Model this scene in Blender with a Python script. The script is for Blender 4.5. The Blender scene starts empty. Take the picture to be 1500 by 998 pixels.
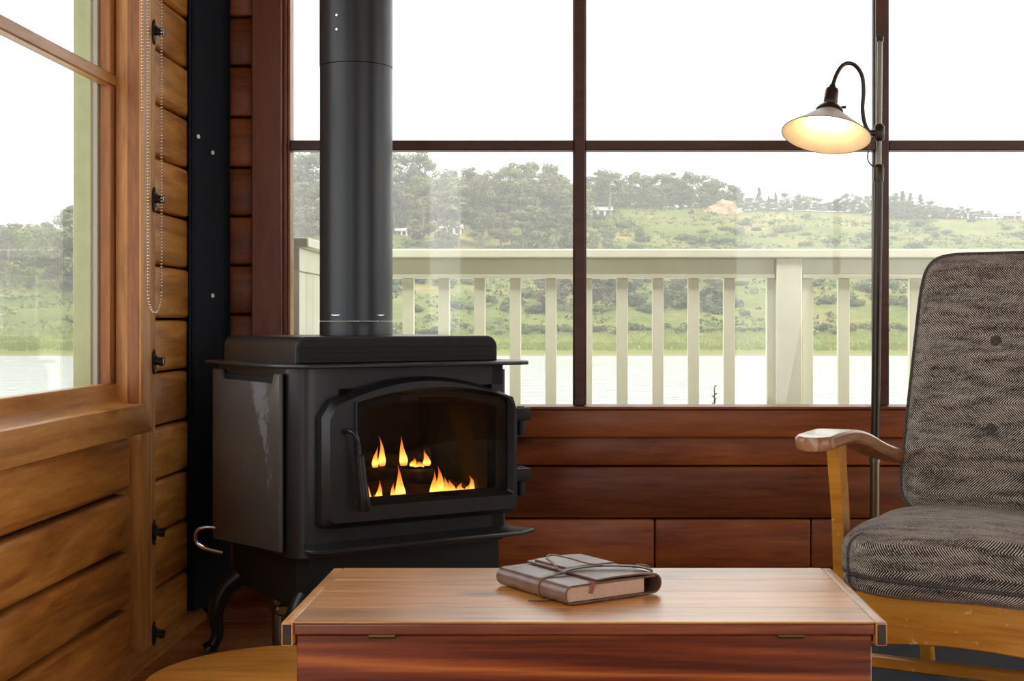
import bpy, bmesh, math, random
from mathutils import Vector, Matrix, noise

scene = bpy.context.scene
COL = scene.collection
R = math.radians
random.seed(7)

# ------------------------------------------------------------------ camera, world, sun, exposure
EYE = 0.95
cam_d = bpy.data.cameras.new('camera')
cam = bpy.data.objects.new('camera', cam_d)
COL.objects.link(cam)
cam.location = (0, 0, EYE)
cam.rotation_euler = (R(90), 0, 0)
cam_d.sensor_width = 36
cam_d.lens = 48.0
cam_d.shift_x = -0.06
cam_d.shift_y = -0.0193
cam_d.clip_end = 3000
cam_d.clip_start = 0.05
scene.camera = cam

world = bpy.data.worlds.new('overcast_sky')
scene.world = world
world.use_nodes = True
bg = world.node_tree.nodes['Background']
bg.inputs[0].default_value = (0.955, 0.965, 0.975, 1)
bg.inputs[1].default_value = 0.95

sun_d = bpy.data.lights.new('hazy_sun', 'SUN')
sun_d.energy = 2.5
sun_d.angle = R(35)
sun_d.color = (1.0, 0.95, 0.86)
sun = bpy.data.objects.new('hazy_sun', sun_d)
COL.objects.link(sun)
sun.rotation_euler = Vector((-0.22, 0.42, -0.88)).to_track_quat('-Z', 'Y').to_euler()

vs = scene.view_settings
vs.view_transform = 'Standard'
vs.look = 'None'
vs.exposure = 1.3
vs.gamma = 1.0
vs.use_curve_mapping = False
scene.cycles.volume_bounces = 2
scene.cycles.transparent_max_bounces = 16


# ------------------------------------------------------------------ mesh helpers
class MB:
    def __init__(s):
        s.bm = bmesh.new()

    def _bevel(s, geom_verts, r, seg):
        es = set()
        for v in geom_verts:
            for e in v.link_edges:
                es.add(e)
        bmesh.ops.bevel(s.bm, geom=list(es), offset=r, segments=seg, profile=0.5, affect='EDGES', clamp_overlap=True)

    def box(s, x0, x1, y0, y1, z0, z1, r=0, seg=2):
        vs_ = [s.bm.verts.new((x, y, z)) for z in (z0, z1) for y in (y0, y1) for x in (x0, x1)]
        for f in ((0, 2, 3, 1), (4, 5, 7, 6), (0, 1, 5, 4), (2, 6, 7, 3), (0, 4, 6, 2), (1, 3, 7, 5)):
            s.bm.faces.new([vs_[i] for i in f])
        if r:
            s._bevel(vs_, r, seg)
        return s

    def prism(s, pts, a0, a1, plane='xy', r=0, seg=2):
        """extrude closed 2-D outline; plane 'xy' -> z, 'xz' -> y, 'yz' -> x"""
        def P(p, a):
            if plane == 'xy': return (p[0], p[1], a)
            if plane == 'xz': return (p[0], a, p[1])
            return (a, p[0], p[1])
        lo = [s.bm.verts.new(P(p, a0)) for p in pts]
        hi = [s.bm.verts.new(P(p, a1)) for p in pts]
        n = len(pts)
        fs = [s.bm.faces.new(lo), s.bm.faces.new(hi)]
        for i in range(n):
            fs.append(s.bm.faces.new((lo[i], lo[(i + 1) % n], hi[(i + 1) % n], hi[i])))
        bmesh.ops.recalc_face_normals(s.bm, faces=fs)
        if r:
            es = [e for f in fs[:2] for e in f.edges]
            bmesh.ops.bevel(s.bm, geom=es, offset=r, segments=seg, profile=0.5, affect='EDGES', clamp_overlap=True)
        return s

    def ring(s, outer, inner, a0, a1, r=0):
        """outline with a hole, same point count in both loops, in the x-z plane extruded along y"""
        n = len(outer)
        V = {}
        for k, lp in enumerate((outer, inner)):
            for j, a in enumerate((a0, a1)):
                V[k, j] = [s.bm.verts.new((p[0], a, p[1])) for p in lp]
        fs = []
        for i in range(n):
            q = (i + 1) % n
            for j in (0, 1):
                fs.append(s.bm.faces.new((V[0, j][i], V[0, j][q], V[1, j][q], V[1, j][i])))
            for k in (0, 1):
                fs.append(s.bm.faces.new((V[k, 0][i], V[k, 0][q], V[k, 1][q], V[k, 1][i])))
        bmesh.ops.recalc_face_normals(s.bm, faces=fs)
        if r:
            es = []
            for i in range(n):
                for k in (0, 1):
                    e = s.bm.edges.get((V[k, 0][i], V[k, 0][(i + 1) % n]))
                    if e: es.append(e)
            bmesh.ops.bevel(s.bm, geom=es, offset=r, segments=2, profile=0.5, affect='EDGES', clamp_overlap=True)
        return s

    def tube(s, pts, rad, n=10, caps=True, flat=1.0):
        pts = [Vector(p) for p in pts]
        m = len(pts)
        if not hasattr(rad, '__len__'): rad = [rad] * m
        t0 = (pts[1] - pts[0]).normalized()
        up = Vector((0, 0, 1)) if abs(t0.z) < 0.9 else Vector((0, 1, 0))
        nrm = (up - t0 * up.dot(t0)).normalized()
        rings = []
        for i in range(m):
            if i == 0: t = pts[1] - pts[0]
            elif i == m - 1: t = pts[-1] - pts[-2]
            else: t = pts[i + 1] - pts[i - 1]
            t.normalize()
            nrm = (nrm - t * nrm.dot(t))
            nrm.normalize()
            b = t.cross(nrm)
            rings.append([s.bm.verts.new(pts[i] + rad[i] * (math.cos(2 * math.pi * k / n) * nrm * flat + math.sin(2 * math.pi * k / n) * b)) for k in range(n)])
        for i in range(m - 1):
            for k in range(n):
                s.bm.faces.new((rings[i][k], rings[i][(k + 1) % n], rings[i + 1][(k + 1) % n], rings[i + 1][k]))
        if caps:
            s.bm.faces.new(list(reversed(rings[0])))
            s.bm.faces.new(rings[-1])
        return s

    def lathe(s, prof, n=32, M=None, closed=False):
        M = M or Matrix()
        rings = []
        for (r_, z_) in prof:
            if r_ < 1e-6:
                rings.append([s.bm.verts.new(M @ Vector((0, 0, z_)))])
            else:
                rings.append([s.bm.verts.new(M @ Vector((r_ * math.cos(2 * math.pi * k / n), r_ * math.sin(2 * math.pi * k / n), z_))) for k in range(n)])
        for a, b in zip(rings, rings[1:]):
            for k in range(n):
                q = (k + 1) % n
                if len(a) == 1 and len(b) == 1: continue
                if len(a) == 1: s.bm.faces.new((a[0], b[q], b[k]))
                elif len(b) == 1: s.bm.faces.new((a[k], a[q], b[0]))
                else: s.bm.faces.new((a[k], a[q], b[q], b[k]))
        return s

    def mesh(s, name, mat, smooth=None):
        bmesh.ops.recalc_face_normals(s.bm, faces=s.bm.faces[:])
        me = bpy.data.meshes.new(name)
        if smooth:
            for f in s.bm.faces: f.smooth = True
            for e in s.bm.edges:
                if len(e.link_faces) == 2 and e.calc_face_angle(0) > smooth: e.smooth = False
        s.bm.to_mesh(me)
        s.bm.free()
        if mat: me.materials.append(mat)
        return me

    def build(s, name, mat, parent=None, smooth=R(40)):
        return link(name, s.mesh(name, mat, smooth), parent)


def link(name, me, parent=None):
    o = bpy.data.objects.new(name, me)
    COL.objects.link(o)
    if parent: o.parent = parent
    return o


def tag(o, label=None, cat=None, group=None, kind=None):
    if label: o['label'] = label
    if cat: o['category'] = cat
    if group: o['group'] = group
    if kind: o['kind'] = kind
    return o


def empty(name, loc=(0, 0, 0), rz=0.0):
    o = bpy.data.objects.new(name, None)
    COL.objects.link(o)
    o.empty_display_size = 0.05
    o.location = loc
    o.rotation_euler = (0, 0, rz)
    return o


def copy_tree(o, parent=None):
    c = o.copy()
    COL.objects.link(c)
    c.parent = parent
    for ch in list(o.children):
        copy_tree(ch, c)
    return c


def smooth_path(pts, n=8):
    """Catmull-Rom through pts"""
    P = [Vector(p) for p in pts]
    P = [P[0] * 2 - P[1]] + P + [P[-1] * 2 - P[-2]]
    out = []
    for i in range(1, len(P) - 2):
        for k in range(n):
            t = k / n
            a, b, c, d = P[i - 1], P[i], P[i + 1], P[i + 2]
            out.append(0.5 * ((2 * b) + (c - a) * t + (2 * a - 5 * b + 4 * c - d) * t * t + (3 * b - a - 3 * c + d) * t ** 3))
    out.append(P[-2])
    return out


# ------------------------------------------------------------------ materials
def new_mat(name):
    m = bpy.data.materials.new(name)
    m.use_nodes = True
    nt = m.node_tree
    return m, nt, nt.nodes['Principled BSDF']


def N(nt, typ, **kw):
    n = nt.nodes.new(typ)
    for k, v in kw.items():
        if k == 'ins':
            for kk, vv in v.items(): n.inputs[kk].default_value = vv
        else:
            setattr(n, k, v)
    return n


def ramp(nt, fac, stops):
    r_ = nt.nodes.new('ShaderNodeValToRGB')
    el = r_.color_ramp.elements
    while len(el) < len(stops): el.new(0.5)
    for e, (p, c) in zip(el, stops):
        e.position = p
        e.color = (c[0], c[1], c[2], 1) if len(c) == 3 else c
    nt.links.new(fac, r_.inputs[0])
    return r_


def plain(name, col, rough=0.5, metal=0.0, spec=0.5, noise_amt=0.0, nscale=30, bump=0.0):
    m, nt, p = new_mat(name)
    p.inputs['Base Color'].default_value = (*col, 1)
    p.inputs['Roughness'].default_value = rough
    p.inputs['Metallic'].default_value = metal
    p.inputs['Specular IOR Level'].default_value = spec
    if noise_amt or bump:
        tc = N(nt, 'ShaderNodeTexCoord')
        nz = N(nt, 'ShaderNodeTexNoise', ins={'Scale': nscale, 'Detail': 4})
        nt.links.new(tc.outputs['Object'], nz.inputs['Vector'])
        if noise_amt:
            a = 1 - noise_amt
            rp = ramp(nt, nz.outputs[0], [(0.3, [c * a for c in col]), (0.7, [min(1, c * (1 + noise_amt)) for c in col])])
            nt.links.new(rp.outputs[0], p.inputs['Base Color'])
        if bump:
            b = N(nt, 'ShaderNodeBump', ins={'Strength': bump, 'Distance': 0.002})
            nt.links.new(nz.outputs[0], b.inputs['Height'])
            nt.links.new(b.outputs[0], p.inputs['Normal'])
    return m


def wood(name, dark, mid, light, axis='X', rough=0.42, gscale=1.0, knots=True, spec=0.45, coat=0.0, var=0.25, wear=None, bump=0.25, coat_r=0.16, ring=0.17, along=0.10):
    """grain runs along the object's own axis"""
    m, nt, p = new_mat(name)
    L = nt.links
    tc = N(nt, 'ShaderNodeTexCoord')
    oi = N(nt, 'ShaderNodeObjectInfo')
    mul = N(nt, 'ShaderNodeMath', operation='MULTIPLY', ins={1: 37.0})
    L.new(oi.outputs['Random'], mul.inputs[0])
    add = N(nt, 'ShaderNodeVectorMath', operation='ADD')
    L.new(tc.outputs['Object'], add.inputs[0])
    L.new(mul.outputs[0], add.inputs[1])
    sc = {'X': (along, 1, 1), 'Y': (1, along, 1), 'Z': (1, 1, along)}[axis]
    mp = N(nt, 'ShaderNodeMapping')
    mp.inputs['Scale'].default_value = [v * gscale for v in sc]
    L.new(add.outputs[0], mp.inputs['Vector'])
    # slow bend of the grain
    big = N(nt, 'ShaderNodeTexNoise', ins={'Scale': 9.0, 'Detail': 3, 'Distortion': 0.6})
    L.new(mp.outputs[0], big.inputs['Vector'])
    fine = N(nt, 'ShaderNodeTexNoise', ins={'Scale': 90.0, 'Detail': 6, 'Roughness': 0.68})
    L.new(mp.outputs[0], fine.inputs['Vector'])
    rings = N(nt, 'ShaderNodeMath', operation='MULTIPLY', ins={1: 9.0})
    L.new(big.outputs[0], rings.inputs[0])
    fr = N(nt, 'ShaderNodeMath', operation='PINGPONG', ins={1: 1.0})
    L.new(rings.outputs[0], fr.inputs[0])
    mixf = N(nt, 'ShaderNodeMath', operation='MULTIPLY_ADD', ins={1: ring, 2: 0.19 - ring * 0.52})
    L.new(fr.outputs[0], mixf.inputs[0])
    fm = N(nt, 'ShaderNodeMath', operation='MULTIPLY_ADD', ins={1: 0.62})
    L.new(fine.outputs[0], fm.inputs[0])
    L.new(mixf.outputs[0], fm.inputs[2])
    rp = ramp(nt, fm.outputs[0], [(0.30, dark), (0.49, mid), (0.70, light)])
    col = rp.outputs[0]
    # broad tone blotches
    bl = N(nt, 'ShaderNodeTexNoise', ins={'Scale': 3.2, 'Detail': 2})
    mp2 = N(nt, 'ShaderNodeMapping')
    mp2.inputs['Scale'].default_value = [0.35 if v < 1 else 1.4 for v in sc]
    L.new(add.outputs[0], mp2.inputs['Vector'])
    L.new(mp2.outputs[0], bl.inputs['Vector'])
    hs = N(nt, 'ShaderNodeHueSaturation')
    vmap = N(nt, 'ShaderNodeMapRange', ins={1: 0.3, 2: 0.7, 3: 1 - var, 4: 1 + var})
    L.new(bl.outputs[0], vmap.inputs[0])
    vr = N(nt, 'ShaderNodeMapRange', ins={1: 0, 2: 1, 3: 1 - var * 0.6, 4: 1 + var * 0.6})
    L.new(oi.outputs['Random'], vr.inputs[0])
    vm = N(nt, 'ShaderNodeMath', operation='MULTIPLY')
    L.new(vmap.outputs[0], vm.inputs[0])
    L.new(vr.outputs[0], vm.inputs[1])
    L.new(vm.outputs[0], hs.inputs['Value'])
    L.new(col, hs.inputs['Color'])
    col = hs.outputs[0]
    if knots:
        vo = N(nt, 'ShaderNodeTexVoronoi', ins={'Scale': 4.5, 'Randomness': 1.0})
        mp3 = N(nt, 'ShaderNodeMapping')
        mp3.inputs['Scale'].default_value = [0.45 if v < 1 else 1.0 for v in sc]
        L.new(add.outputs[0], mp3.inputs['Vector'])
        L.new(mp3.outputs[0], vo.inputs['Vector'])
        kr = ramp(nt, vo.outputs['Distance'], [(0.03, (1, 1, 1)), (0.13, (0, 0, 0))])
        mx = N(nt, 'ShaderNodeMix', data_type='RGBA')
        L.new(kr.outputs[0], mx.inputs[0])
        L.new(col, mx.inputs[6])
        mx.inputs[7].default_value = (dark[0] * 0.35, dark[1] * 0.3, dark[2] * 0.3, 1)
        col = mx.outputs[2]
    if wear:
        wn = N(nt, 'ShaderNodeTexNoise', ins={'Scale': wear[1], 'Detail': 6, 'Roughness': 0.7})
        L.new(add.outputs[0], wn.inputs['Vector'])
        wr = ramp(nt, wn.outputs[0], [(wear[2], (0, 0, 0)), (wear[2] + 0.05, (1, 1, 1))])
        mx = N(nt, 'ShaderNodeMix', data_type='RGBA')
        L.new(wr.outputs[0], mx.inputs[0])
        L.new(col, mx.inputs[6])
        mx.inputs[7].default_value = (*wear[0], 1)
        col = mx.outputs[2]
    L.new(col, p.inputs['Base Color'])
    p.inputs['Roughness'].default_value = rough
    p.inputs['Specular IOR Level'].default_value = spec
    p.inputs['Coat Weight'].default_value = coat
    p.inputs['Coat Roughness'].default_value = coat_r
    b = N(nt, 'ShaderNodeBump', ins={'Strength': bump, 'Distance': 0.002})
    L.new(fine.outputs[0], b.inputs['Height'])
    L.new(b.outputs[0], p.inputs['Normal'])
    return m


def glass_mat(name, tint=(1, 1, 1), refl=0.07, rough=0.0):
    m, nt, p = new_mat(name)
    nt.nodes.remove(p)
    out = nt.nodes['Material Output']
    tr = N(nt, 'ShaderNodeBsdfTransparent')
    tr.inputs[0].default_value = (*tint, 1)
    gl = N(nt, 'ShaderNodeBsdfGlossy')
    gl.inputs['Roughness'].default_value = rough
    lw = N(nt, 'ShaderNodeLayerWeight', ins={0: 0.5})
    pw = N(nt, 'ShaderNodeMath', operation='POWER', ins={1: 5.0})
    nt.links.new(lw.outputs['Facing'], pw.inputs[0])
    mr = N(nt, 'ShaderNodeMath', operation='MULTIPLY_ADD', ins={1: 1 - refl, 2: refl})
    nt.links.new(pw.outputs[0], mr.inputs[0])
    mx = N(nt, 'ShaderNodeMixShader')
    nt.links.new(mr.outputs[0], mx.inputs[0])
    nt.links.new(tr.outputs[0], mx.inputs[1])
    nt.links.new(gl.outputs[0], mx.inputs[2])
    nt.links.new(mx.outputs[0], out.inputs[0])
    return m


def foliage(name, c1, c2, var=0.3, nscale=0.5):
    m, nt, p = new_mat(name)
    L = nt.links
    tc = N(nt, 'ShaderNodeTexCoord')
    oi = N(nt, 'ShaderNodeObjectInfo')
    ad = N(nt, 'ShaderNodeVectorMath', operation='ADD')
    L.new(tc.outputs['Object'], ad.inputs[0])
    ml = N(nt, 'ShaderNodeMath', operation='MULTIPLY', ins={1: 50.0})
    L.new(oi.outputs['Random'], ml.inputs[0])
    L.new(ml.outputs[0], ad.inputs[1])
    nz = N(nt, 'ShaderNodeTexNoise', ins={'Scale': nscale, 'Detail': 4})
    L.new(ad.outputs[0], nz.inputs['Vector'])
    rp = ramp(nt, nz.outputs[0], [(0.32, c1), (0.68, c2)])
    hs = N(nt, 'ShaderNodeHueSaturation')
    vr = N(nt, 'ShaderNodeMapRange', ins={1: 0, 2: 1, 3: 1 - var, 4: 1 + var})
    L.new(oi.outputs['Random'], vr.inputs[0])
    L.new(vr.outputs[0], hs.inputs['Value'])
    L.new(rp.outputs[0], hs.inputs['Color'])
    L.new(hs.outputs[0], p.inputs['Base Color'])
    p.inputs['Roughness'].default_value = 0.8
    p.inputs['Specular IOR Level'].default_value = 0.15
    return m


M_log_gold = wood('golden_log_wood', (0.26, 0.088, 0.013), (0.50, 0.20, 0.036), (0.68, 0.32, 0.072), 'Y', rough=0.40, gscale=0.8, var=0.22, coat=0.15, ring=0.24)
M_trim_gold = wood('golden_trim_wood', (0.32, 0.13, 0.032), (0.52, 0.24, 0.062), (0.64, 0.33, 0.10), 'Z', rough=0.42, knots=False, var=0.12)
M_apron_gold = wood('golden_apron_wood', (0.29, 0.11, 0.026), (0.50, 0.225, 0.055), (0.64, 0.32, 0.095), 'Y', rough=0.38, var=0.15, coat=0.2)
M_sash = wood('sash_wood', (0.20, 0.066, 0.017), (0.35, 0.13, 0.036), (0.45, 0.19, 0.06), 'Z', rough=0.4, knots=False, var=0.1)
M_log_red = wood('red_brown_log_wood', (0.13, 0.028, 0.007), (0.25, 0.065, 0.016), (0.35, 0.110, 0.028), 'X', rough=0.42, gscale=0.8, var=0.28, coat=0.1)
M_trim_red = wood('red_brown_trim_wood', (0.13, 0.035, 0.014), (0.19, 0.055, 0.022), (0.24, 0.075, 0.032), 'Z', rough=0.4, knots=False, var=0.1)
M_bar_red = wood('dark_red_window_bar_wood', (0.045, 0.016, 0.010), (0.07, 0.024, 0.014), (0.10, 0.035, 0.02), 'X', rough=0.4, knots=False, var=0.1)
M_dark_gap = plain('dark_backing', (0.025, 0.014, 0.008), 0.9)
M_floor = wood('floor_plank_wood', (0.20, 0.07, 0.025), (0.32, 0.13, 0.045), (0.42, 0.19, 0.07), 'X', rough=0.45, var=0.2)
M_ceil = wood('ceiling_board_wood', (0.30, 0.15, 0.06), (0.42, 0.23, 0.10), (0.52, 0.31, 0.15), 'X', rough=0.6, var=0.15)
M_green_trim = plain('sage_green_paint', (0.42, 0.48, 0.27), 0.6, noise_amt=0.06)
M_strip = plain('grey_weather_strip', (0.45, 0.46, 0.42), 0.6)
M_glass = glass_mat('clear_window_glass', (0.985, 0.99, 0.985), 0.03)
M_black_sheet = plain('black_sheet_steel', (0.006, 0.010, 0.016), 0.6, spec=0.2)
M_screw = plain('screw_steel', (0.35, 0.33, 0.30), 0.35, 1.0)
M_black_iron = plain('black_iron', (0.010, 0.010, 0.010), 0.3, spec=0.5)
M_bead = plain('nickel_beads', (0.80, 0.72, 0.58), 0.22, 1.0)

# ------------------------------------------------------------------ the room shell
WX = -1.21      # log face of the left wall
BY = 4.42       # log face of the back wall

# floor
fl = tag(MB().box(-1.5, 3.4, -2.2, 4.62, -0.06, -0.012).build('floor', M_dark_gap), kind='structure')
plank = MB().box(-2.4, 2.4, -0.0585, 0.0585, -0.02, 0.0, 0.003, 1).mesh('plank', M_floor)
y = -2.1
while y < 4.6:
    o = link('plank', plank, fl)
    o.location = (0.95, y, 0)
    y += 0.12

# ceiling
ce = tag(MB().box(-1.6, 3.5, -2.2, 4.64, 2.56, 2.66).build('ceiling', M_ceil), kind='structure')

# added unseen wall pieces that darken the stove's reflections; the other sides stay open
M_unseen_wall = wood('unseen_wall_wood', (0.10, 0.04, 0.018), (0.16, 0.065, 0.028), (0.22, 0.095, 0.04), 'X', rough=0.6, knots=False)
tag(MB().box(-0.9, 1.3, -2.1, -2.0, 0, 2.56).build('unseen_wall_rear', M_unseen_wall), kind='structure')
tag(MB().box(3.3, 3.4, 0.1, 2.3, 0, 2.56).build('unseen_wall_right', M_unseen_wall), kind='structure')

# left wall backing with the window hole
wl = MB()
wl.box(-1.36, -1.262, 1.2, 4.62, 0, 0.64)
wl.box(-1.36, -1.262, 1.2, 1.85, 0.64, 2.56)
wl.box(-1.36, -1.262, 3.80, 4.62, 0.64, 2.56)
wl.box(-1.36, -1.262, 1.85, 3.80, 2.2, 2.56)
wall_left = tag(wl.build('wall_left', M_dark_gap), kind='structure')
ltops = [0.164 + 0.1575 * k for k in range(-0, 16)]
logA = MB().box(-0.06, 0, -1.27, 1.262, -0.1455, 0, 0.020, 4).mesh('log', M_log_gold, R(40))
logB = MB().box(-0.06, 0, -0.24, 0.24, -0.1500, 0, 0.013, 3).mesh('log', M_log_gold, R(40))
rs = random.Random(3)
for i, t in enumerate(ltops):
    if t < 0.66:
        o = link('log', logA, wall_left)
        o.location = (WX + rs.uniform(-.003, .003), 2.487, t - 0.004)
    o = link('log', logB, wall_left)
    o.location = (WX + rs.uniform(-.004, .003), 4.137, t)
o = link('log', MB().box(-0.06, 0, -0.245, 0.245, -0.02, 0, 0.004, 1).mesh('log', M_log_gold), wall_left)
o.location = (WX, 4.137, 0.022)

# vertical batten beside the window, floor to ceiling
tr = MB()
tr.prism([(-1.262, 3.765), (-1.192, 3.765), (-1.190, 3.77), (-1.190, 3.845), (-1.197, 3.849), (-1.190, 3.853), (-1.190, 3.885), (-1.194, 3.89), (-1.262, 3.89)], 0.0, 2.56, 'xy')
tag(tr.build('trim_1', M_trim_gold), 'vertical golden wooden batten between the left window and the short logs', kind='structure')

# left window
w1 = tag(empty('window_1', (-1.28, 2.8, 0.7)), 'left window with wooden sash and sage green outer trim', kind='structure')


def part_w(parent, name, mat, mb):
    o = mb.build(name, mat, None)
    o.parent = parent
    o.matrix_parent_inverse = parent.matrix_world.inverted()
    return o


bpy.context.view_layer.update()


def rel(parent, name, mat, mb):
    """mesh given in world coordinates, re-based onto the parent's origin (parent unrotated)"""
    o = mb.build(name, mat, parent)
    o.matrix_parent_inverse = Matrix.Translation(-Vector(parent.location))
    return o


rel(w1, 'jamb', M_sash, MB().box(-1.38, -1.192, 3.782, 3.80, 0.70, 2.2))
rel(w1, 'jamb', M_sash, MB().box(-1.38, -1.192, 1.85, 1.87, 0.70, 2.2))
rel(w1, 'stop', M_sash, MB().box(-1.232, -1.196, 3.764, 3.782, 0.72, 2.2, 0.003, 1))
rel(w1, 'head', M_sash, MB().box(-1.38, -1.192, 1.85, 3.80, 2.18, 2.2))
sash = rel(w1, 'stile', M_sash, MB().box(-1.298, -1.266, 3.737, 3.782, 0.735, 2.18, 0.003, 1))
rel(w1, 'stile', M_sash, MB().box(-1.298, -1.266, 1.87, 1.915, 0.735, 2.18, 0.003, 1))
rel(w1, 'bottom_rail', M_apron_gold, MB().box(-1.298, -1.262, 1.87, 3.782, 0.735, 0.778, 0.003, 1))
rel(w1, 'glazing_bar', M_apron_gold, MB().box(-1.296, -1.262, 1.87, 3.772, 1.594, 1.628, 0.004, 1))
rel(w1, 'sill', M_apron_gold, MB().prism([(-1.40, 0.700), (-1.196, 0.700), (-1.196, 0.716), (-1.23, 0.724), (-1.262, 0.738), (-1.40, 0.738)], 1.86, 3.781, 'xz'))
rel(w1, 'casing', M_apron_gold, MB().prism([(1.75, 0.640), (3.832, 0.640), (3.768, 0.722), (1.75, 0.722)], -1.215, -1.180, 'yz', 0.0035, 2))
rel(w1, 'casing', M_trim_gold, MB().box(-1.215, -1.186, 1.75, 1.865, 0.64, 2.3, 0.004, 1))
rel(w1, 'pane', M_glass, MB().box(-1.287, -1.283, 1.915, 3.737, 0.778, 1.594))
rel(w1, 'pane', M_glass, MB().box(-1.287, -1.283, 1.915, 3.737, 1.628, 2.18))
rel(w1, 'outer_trim', M_green_trim, MB().box(-1.362, -1.312, 3.715, 3.782, 0.70, 2.2, 0.003, 1))
rel(w1, 'outer_trim', M_green_trim, MB().box(-1.335, -1.299, 3.726, 3.782, 0.70, 2.2, 0.002, 1))
rel(w1, 'weather_strip', M_strip, MB().box(-1.318, -1.2985, 3.722, 3.7255, 0.76, 2.2))

# back wall backing and logs
wb = MB()
wb.box(-1.42, 3.4, 4.475, 4.62, -0.05, 0.665)
wb.box(-1.42, -0.95, 4.475, 4.62, 0.665, 2.56)
wb.box(-0.95, 3.4, 4.475, 4.62, 2.45, 2.56)
wall_back = tag(wb.build('wall_back', M_dark_gap), kind='structure')


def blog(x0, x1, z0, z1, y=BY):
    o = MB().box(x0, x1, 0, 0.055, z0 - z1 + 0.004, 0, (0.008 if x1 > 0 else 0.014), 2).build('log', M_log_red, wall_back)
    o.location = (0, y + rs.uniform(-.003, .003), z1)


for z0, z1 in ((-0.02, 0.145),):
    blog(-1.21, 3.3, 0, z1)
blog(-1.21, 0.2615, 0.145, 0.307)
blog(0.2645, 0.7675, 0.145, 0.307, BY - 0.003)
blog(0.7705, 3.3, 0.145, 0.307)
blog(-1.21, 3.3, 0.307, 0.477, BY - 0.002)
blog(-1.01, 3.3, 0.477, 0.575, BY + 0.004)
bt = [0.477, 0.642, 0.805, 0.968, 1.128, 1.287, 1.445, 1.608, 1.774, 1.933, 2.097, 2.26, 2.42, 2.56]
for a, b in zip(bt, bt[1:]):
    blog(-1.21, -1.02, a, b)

# back window
w2 = tag(empty('window_2', (0.6, 4.44, 0.66)), 'wide back window with dark red-brown bars looking over the deck', kind='structure')
rel(w2, 'casing', M_trim_red, MB().box(-1.032, -0.936, 4.372, 4.44, 0.575, 2.5, 0.004, 1))
rel(w2, 'stile', M_trim_red, MB().box(-0.936, -0.925, 4.395, 4.47, 0.66, 2.5, 0.002, 1))
rel(w2, 'glazing_bead', M_sash, MB().box(-0.925, -0.915, 4.41, 4.47, 0.66, 2.5, 0.003, 1))
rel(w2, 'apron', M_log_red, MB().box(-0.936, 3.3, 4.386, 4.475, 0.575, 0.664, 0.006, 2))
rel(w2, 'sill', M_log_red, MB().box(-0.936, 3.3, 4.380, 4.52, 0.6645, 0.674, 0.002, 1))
mull = [(0.002, 0.038), (0.976, 1.018), (2.0, 2.04), (3.1, 3.3)]
for a, b in mull:
    rel(w2, 'mullion', M_bar_red, MB().box(a, b, 4.402, 4.47, 0.676, 2.5, 0.003, 1))
    rel(w2, 'glazing_bead', M_bar_red, MB().box(a - 0.004, b + 0.004, 4.425, 4.455, 0.676, 2.5, 0.002, 1))
xs = [-0.915] + [v for ab in mull for v in ab]
for i in range(0, len(xs) - 1, 2):
    x0, x1 = xs[i], xs[i + 1]
    rel(w2, 'glazing_bar', M_bar_red, MB().box(x0, x1, 4.404, 4.466, 1.5, 1.533, 0.003, 1))
    rel(w2, 'pane', M_glass, MB().box(x0, x1, 4.438, 4.442, 0.676, 1.5))
    rel(w2, 'pane', M_glass, MB().box(x0, x1, 4.438, 4.442, 1.533, 2.5))

# baseboards
tag(MB().prism([(WX - 0.01, 0), (WX + 0.04, 0), (WX + 0.038, 0.014), (WX + 0.028, 0.028), (WX + 0.012, 0.038), (WX - 0.01, 0.04)], 1.2, 4.36, 'xz').build('baseboard_left', M_apron_gold), kind='structure')
tag(MB().prism([(4.37, 0), (4.425, 0), (4.425, 0.04), (4.385, 0.04), (4.372, 0.03)], -1.17, 3.3, 'yz').build('baseboard_back', M_log_red), kind='structure')

# black sheet panel across the corner
hp = tag(empty('corner_panel', (-1.16, 4.34, 0.04)), 'tall black sheet metal panel standing across the corner behind the stove', 'metal panel')
rel(hp, 'sheet', M_black_sheet, MB().prism([(-1.206, 4.275), (-1.202, 4.272), (-1.108, 4.405), (-1.113, 4.408)], 0.041, 2.55, 'xy'))
rel(hp, 'edge_fold', M_black_sheet, MB().tube([(-1.196, 4.283, 0.042), (-1.196, 4.283, 2.55)], 0.006, 6))
for (fx, z) in ((0.55, 1.485), (0.2, 1.53), (0.55, 1.03)):
    px, py = -1.202 + 0.094 * fx, 4.272 + 0.133 * fx
    nx, ny = 0.8166, -0.577
    rel(hp, 'screw', M_screw, MB().tube([(px, py, z), (px + nx * 0.004, py + ny * 0.004, z)], 0.007, 10))


# small black shutter catches on the batten
def catch(z, label):
    t = tag(empty('shutter_catch', (-1.19, 3.868, z)), label, 'catch', 'black shutter catches on the batten')
    pl = MB()
    pl.prism([(0.016 * math.cos(a) * (1 if abs(math.sin(a)) < .8 else .8), 0.036 * math.sin(a)) for a in [k * math.pi / 8 for k in range(16)]], 0.0, 0.005, 'yz', 0.001, 1)
    pl.build('plate', M_black_iron, t)
    MB().tube([(0.004, 0, 0), (0.018, 0, 0), (0.018, 0, 0), (0.030, 0, 0), (0.031, 0, 0)], [0.010, 0.009, 0.013, 0.013, 0.010], 10).build('knob', M_black_iron, t)
    MB().box(0.004, 0.014, -0.008, 0.008, -0.006, 0.016, 0.002, 1).build('hasp', M_black_iron, t)
    for dz in (-0.026, 0.026):
        MB().tube([(0.004, 0, dz), (0.0075, 0, dz)], 0.004, 8).build('screw', M_screw, t)


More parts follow.
